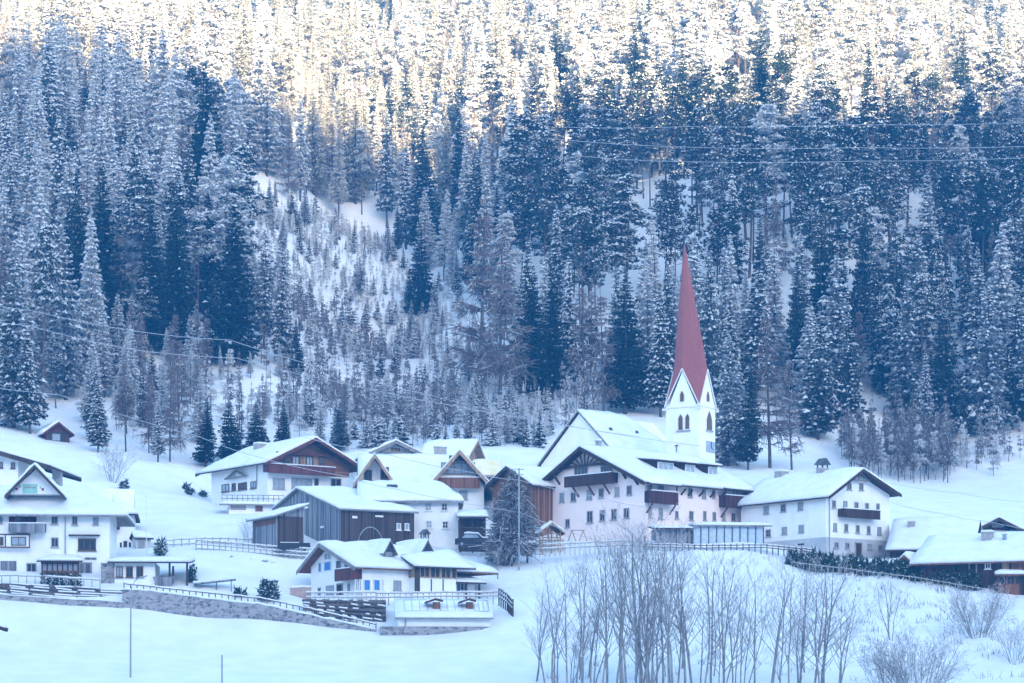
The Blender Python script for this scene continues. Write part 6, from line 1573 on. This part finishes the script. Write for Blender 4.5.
# poles and wires
def pole(x, yt, yf, Y, label):
    p = ray(x, yf, Y); H = (yf-yt)*Y/FPX; t = empty('utility_pole', p); tag(t, label, 'pole')
    mb = MB(); mb.tube([(0,0,-3),(0,0,H)], [.12,.08], 7); mb.build('pole', M['metal'], t); mb = MB()
    for dz in (.15, .7): mb.bar((-.55,-.12,H-dz),(.55,-.12,H-dz),.08); 
    mb.build('crossarm', M['metal'], t); return t
pole(519, 468, 566, 304.5, 'pale utility pole standing in the frosted tree left of the pink guesthouse')
pole(568.6, 397, 470, 358, 'dark utility pole rising behind the left slope of the church roof')
M['wire'] = mat_plain('pale_frosted_wire', (.42,.44,.47), rough=.6)
def wire(pts, r, label):
    """pts (x, y, Y); sags in between are read from the photograph"""
    W = [ray(*p) for p in pts]; t = empty('power_line', W[0]); O = W[0]; mb = MB(); P = []
    for i in range(len(W)-1):
        for k in range(10):
            f = k/10; q = W[i].lerp(W[i+1], f); P.append(q-O+Vector((0, 0, -.15*4*f*(1-f))))
    P.append(W[-1]-O); mb.tube(P, r, 5); me = mb.mesh('power_line', M['wire']); bpy.data.objects.remove(t)
    o = link('power_line', me); o.location = O; tag(o, label, 'power line')
wire([(545,138,330),(684,147,330),(860,147.5,330),(1040,146,330),(1300,143,330)], .024, 'lower middle one of the pale wires crossing the dark wood right of the spire')
wire([(575,155.5,330),(684,161.5,330),(860,161,330),(1040,157,330),(1300,150,330)], .024, 'lowest of the pale wires crossing the dark wood right of the spire')
wire([(560,127,330),(684,126.5,330),(860,124.5,330),(1040,122,330),(1300,118,330)], .022, 'topmost pale wire crossing the dark wood right of the spire')
wire([(-120,286,318),(34,311,318),(135,331,318),(230,340,318),(340,372,318),(430,395,318),(560,424,318),(700,446,318)], .03, 'uppermost of the wires slanting down from the left wood to the church')
wire([(-120,305,316),(30,326,316),(135,350,316),(236,358,316),(340,382,316),(450,405,316),(640,437,316)], .03, 'second of the wires slanting down from the left wood to the church')
wire([(-120,372,314),(60,395,314),(200,437,314),(262,458,314),(345,476,314),(400,490,310),(519,512,304.5),(610,545,306)], .03, 'wire running across the gable of the wide chalet to the pale pole')
wire([(300,436,312),(390,455,310),(470,472,308),(519,480,304.5),(600,497,310),(645,507,314)], .03, 'wire running from the chalet roofs past the pale pole to the pink wall')
wire([(890,502,309),(940,513,309),(985,521,309),(1100,540,309)], .025, 'thin wire across the snowfield right of the white inn')
wire([(890,483,340),(960,493,340),(1024,502,340),(1150,520,340)], .025, 'thin upper wire across the snowfield on the right')

# a parked car half under the snow by the wood store
p = ray(455, 546.5, 311.5); t = empty('parked_car', p); tag(t, 'dark parked car with a thick snow cap in front of the dark wood store', 'car')
L, W = 2.5, 1.7; mb = MB(); mb.prism([(0,0,.28),(3.9,0,.28),(3.9,0,.75),(3.5,0,.88),(2.95,0,.92),(2.5,0,1.38),(1.1,0,1.42),(.45,0,.95),(0,0,.85)], (0,W,0)); mb.build('body', M['black'], t)
mb = MB(); mb.prism([(.75,-.01,.95),(2.7,-.01,.95),(2.4,-.01,1.3),(1.15,-.01,1.34)], (0,-.01,0)); mb.build('side_window', M['glass_l'], t)
for x in (.75, 3.1):
    mb = MB(); mb.tube([(x,-.03,.3),(x,.2,.3)], .3, 14); w_ = mb.build('wheel', M['black'], t); mb = MB(); mb.tube([(x,-.05,.3),(x,-.031,.3)], .17, 10); mb.build('rim', M['metal'], w_)
slab('snow_cover', [[(1.0,.05,1.42),(2.55,.05,1.38),(2.55,W-.05,1.38),(1.0,W-.05,1.42)],[(2.55,.05,1.38),(3.0,.05,.93),(3.0,W-.05,.93),(2.55,W-.05,1.38)],[(3.0,.05,.93),(3.85,.05,.8),(3.85,W-.05,.8),(3.0,W-.05,.93)]], .005, .24, M['snow'], t, cuts=3, edge=.5, amp=.08, smooth=True)
# dry grass and twigs sticking out of the slope
rg = np.random.default_rng(9); sp = Soup(); gx, gy = [], []
for _ in range(260):
    x, y = rg.uniform(545, 1020), rg.uniform(556, 682); p = hit(x, y)
    if p.y > 308: continue
    k = rg.integers(4, 14); a = rg.normal(size=(k, 2))*.35; gx += list(p.x+a[:, 0]); gy += list(p.y+a[:, 1])
gx, gy = np.array(gx), np.array(gy); gz = ground_np(gx, gy); k = len(gx)
P0 = np.stack([gx, gy, gz-.05], 1); P1 = P0 + np.stack([rg.normal(size=k)*.16, rg.normal(size=k)*.16, rg.uniform(.2, .75, k)], 1)
M['straw'] = mat_noise('dry_grass', (.16,.13,.10), (.30,.25,.19), scale=3)
thin(sp, P0, P1, .02, .008, 0, rg); tag(link('dry_grass', sp.mesh('dry_grass', [M['straw']])), kind='stuff')
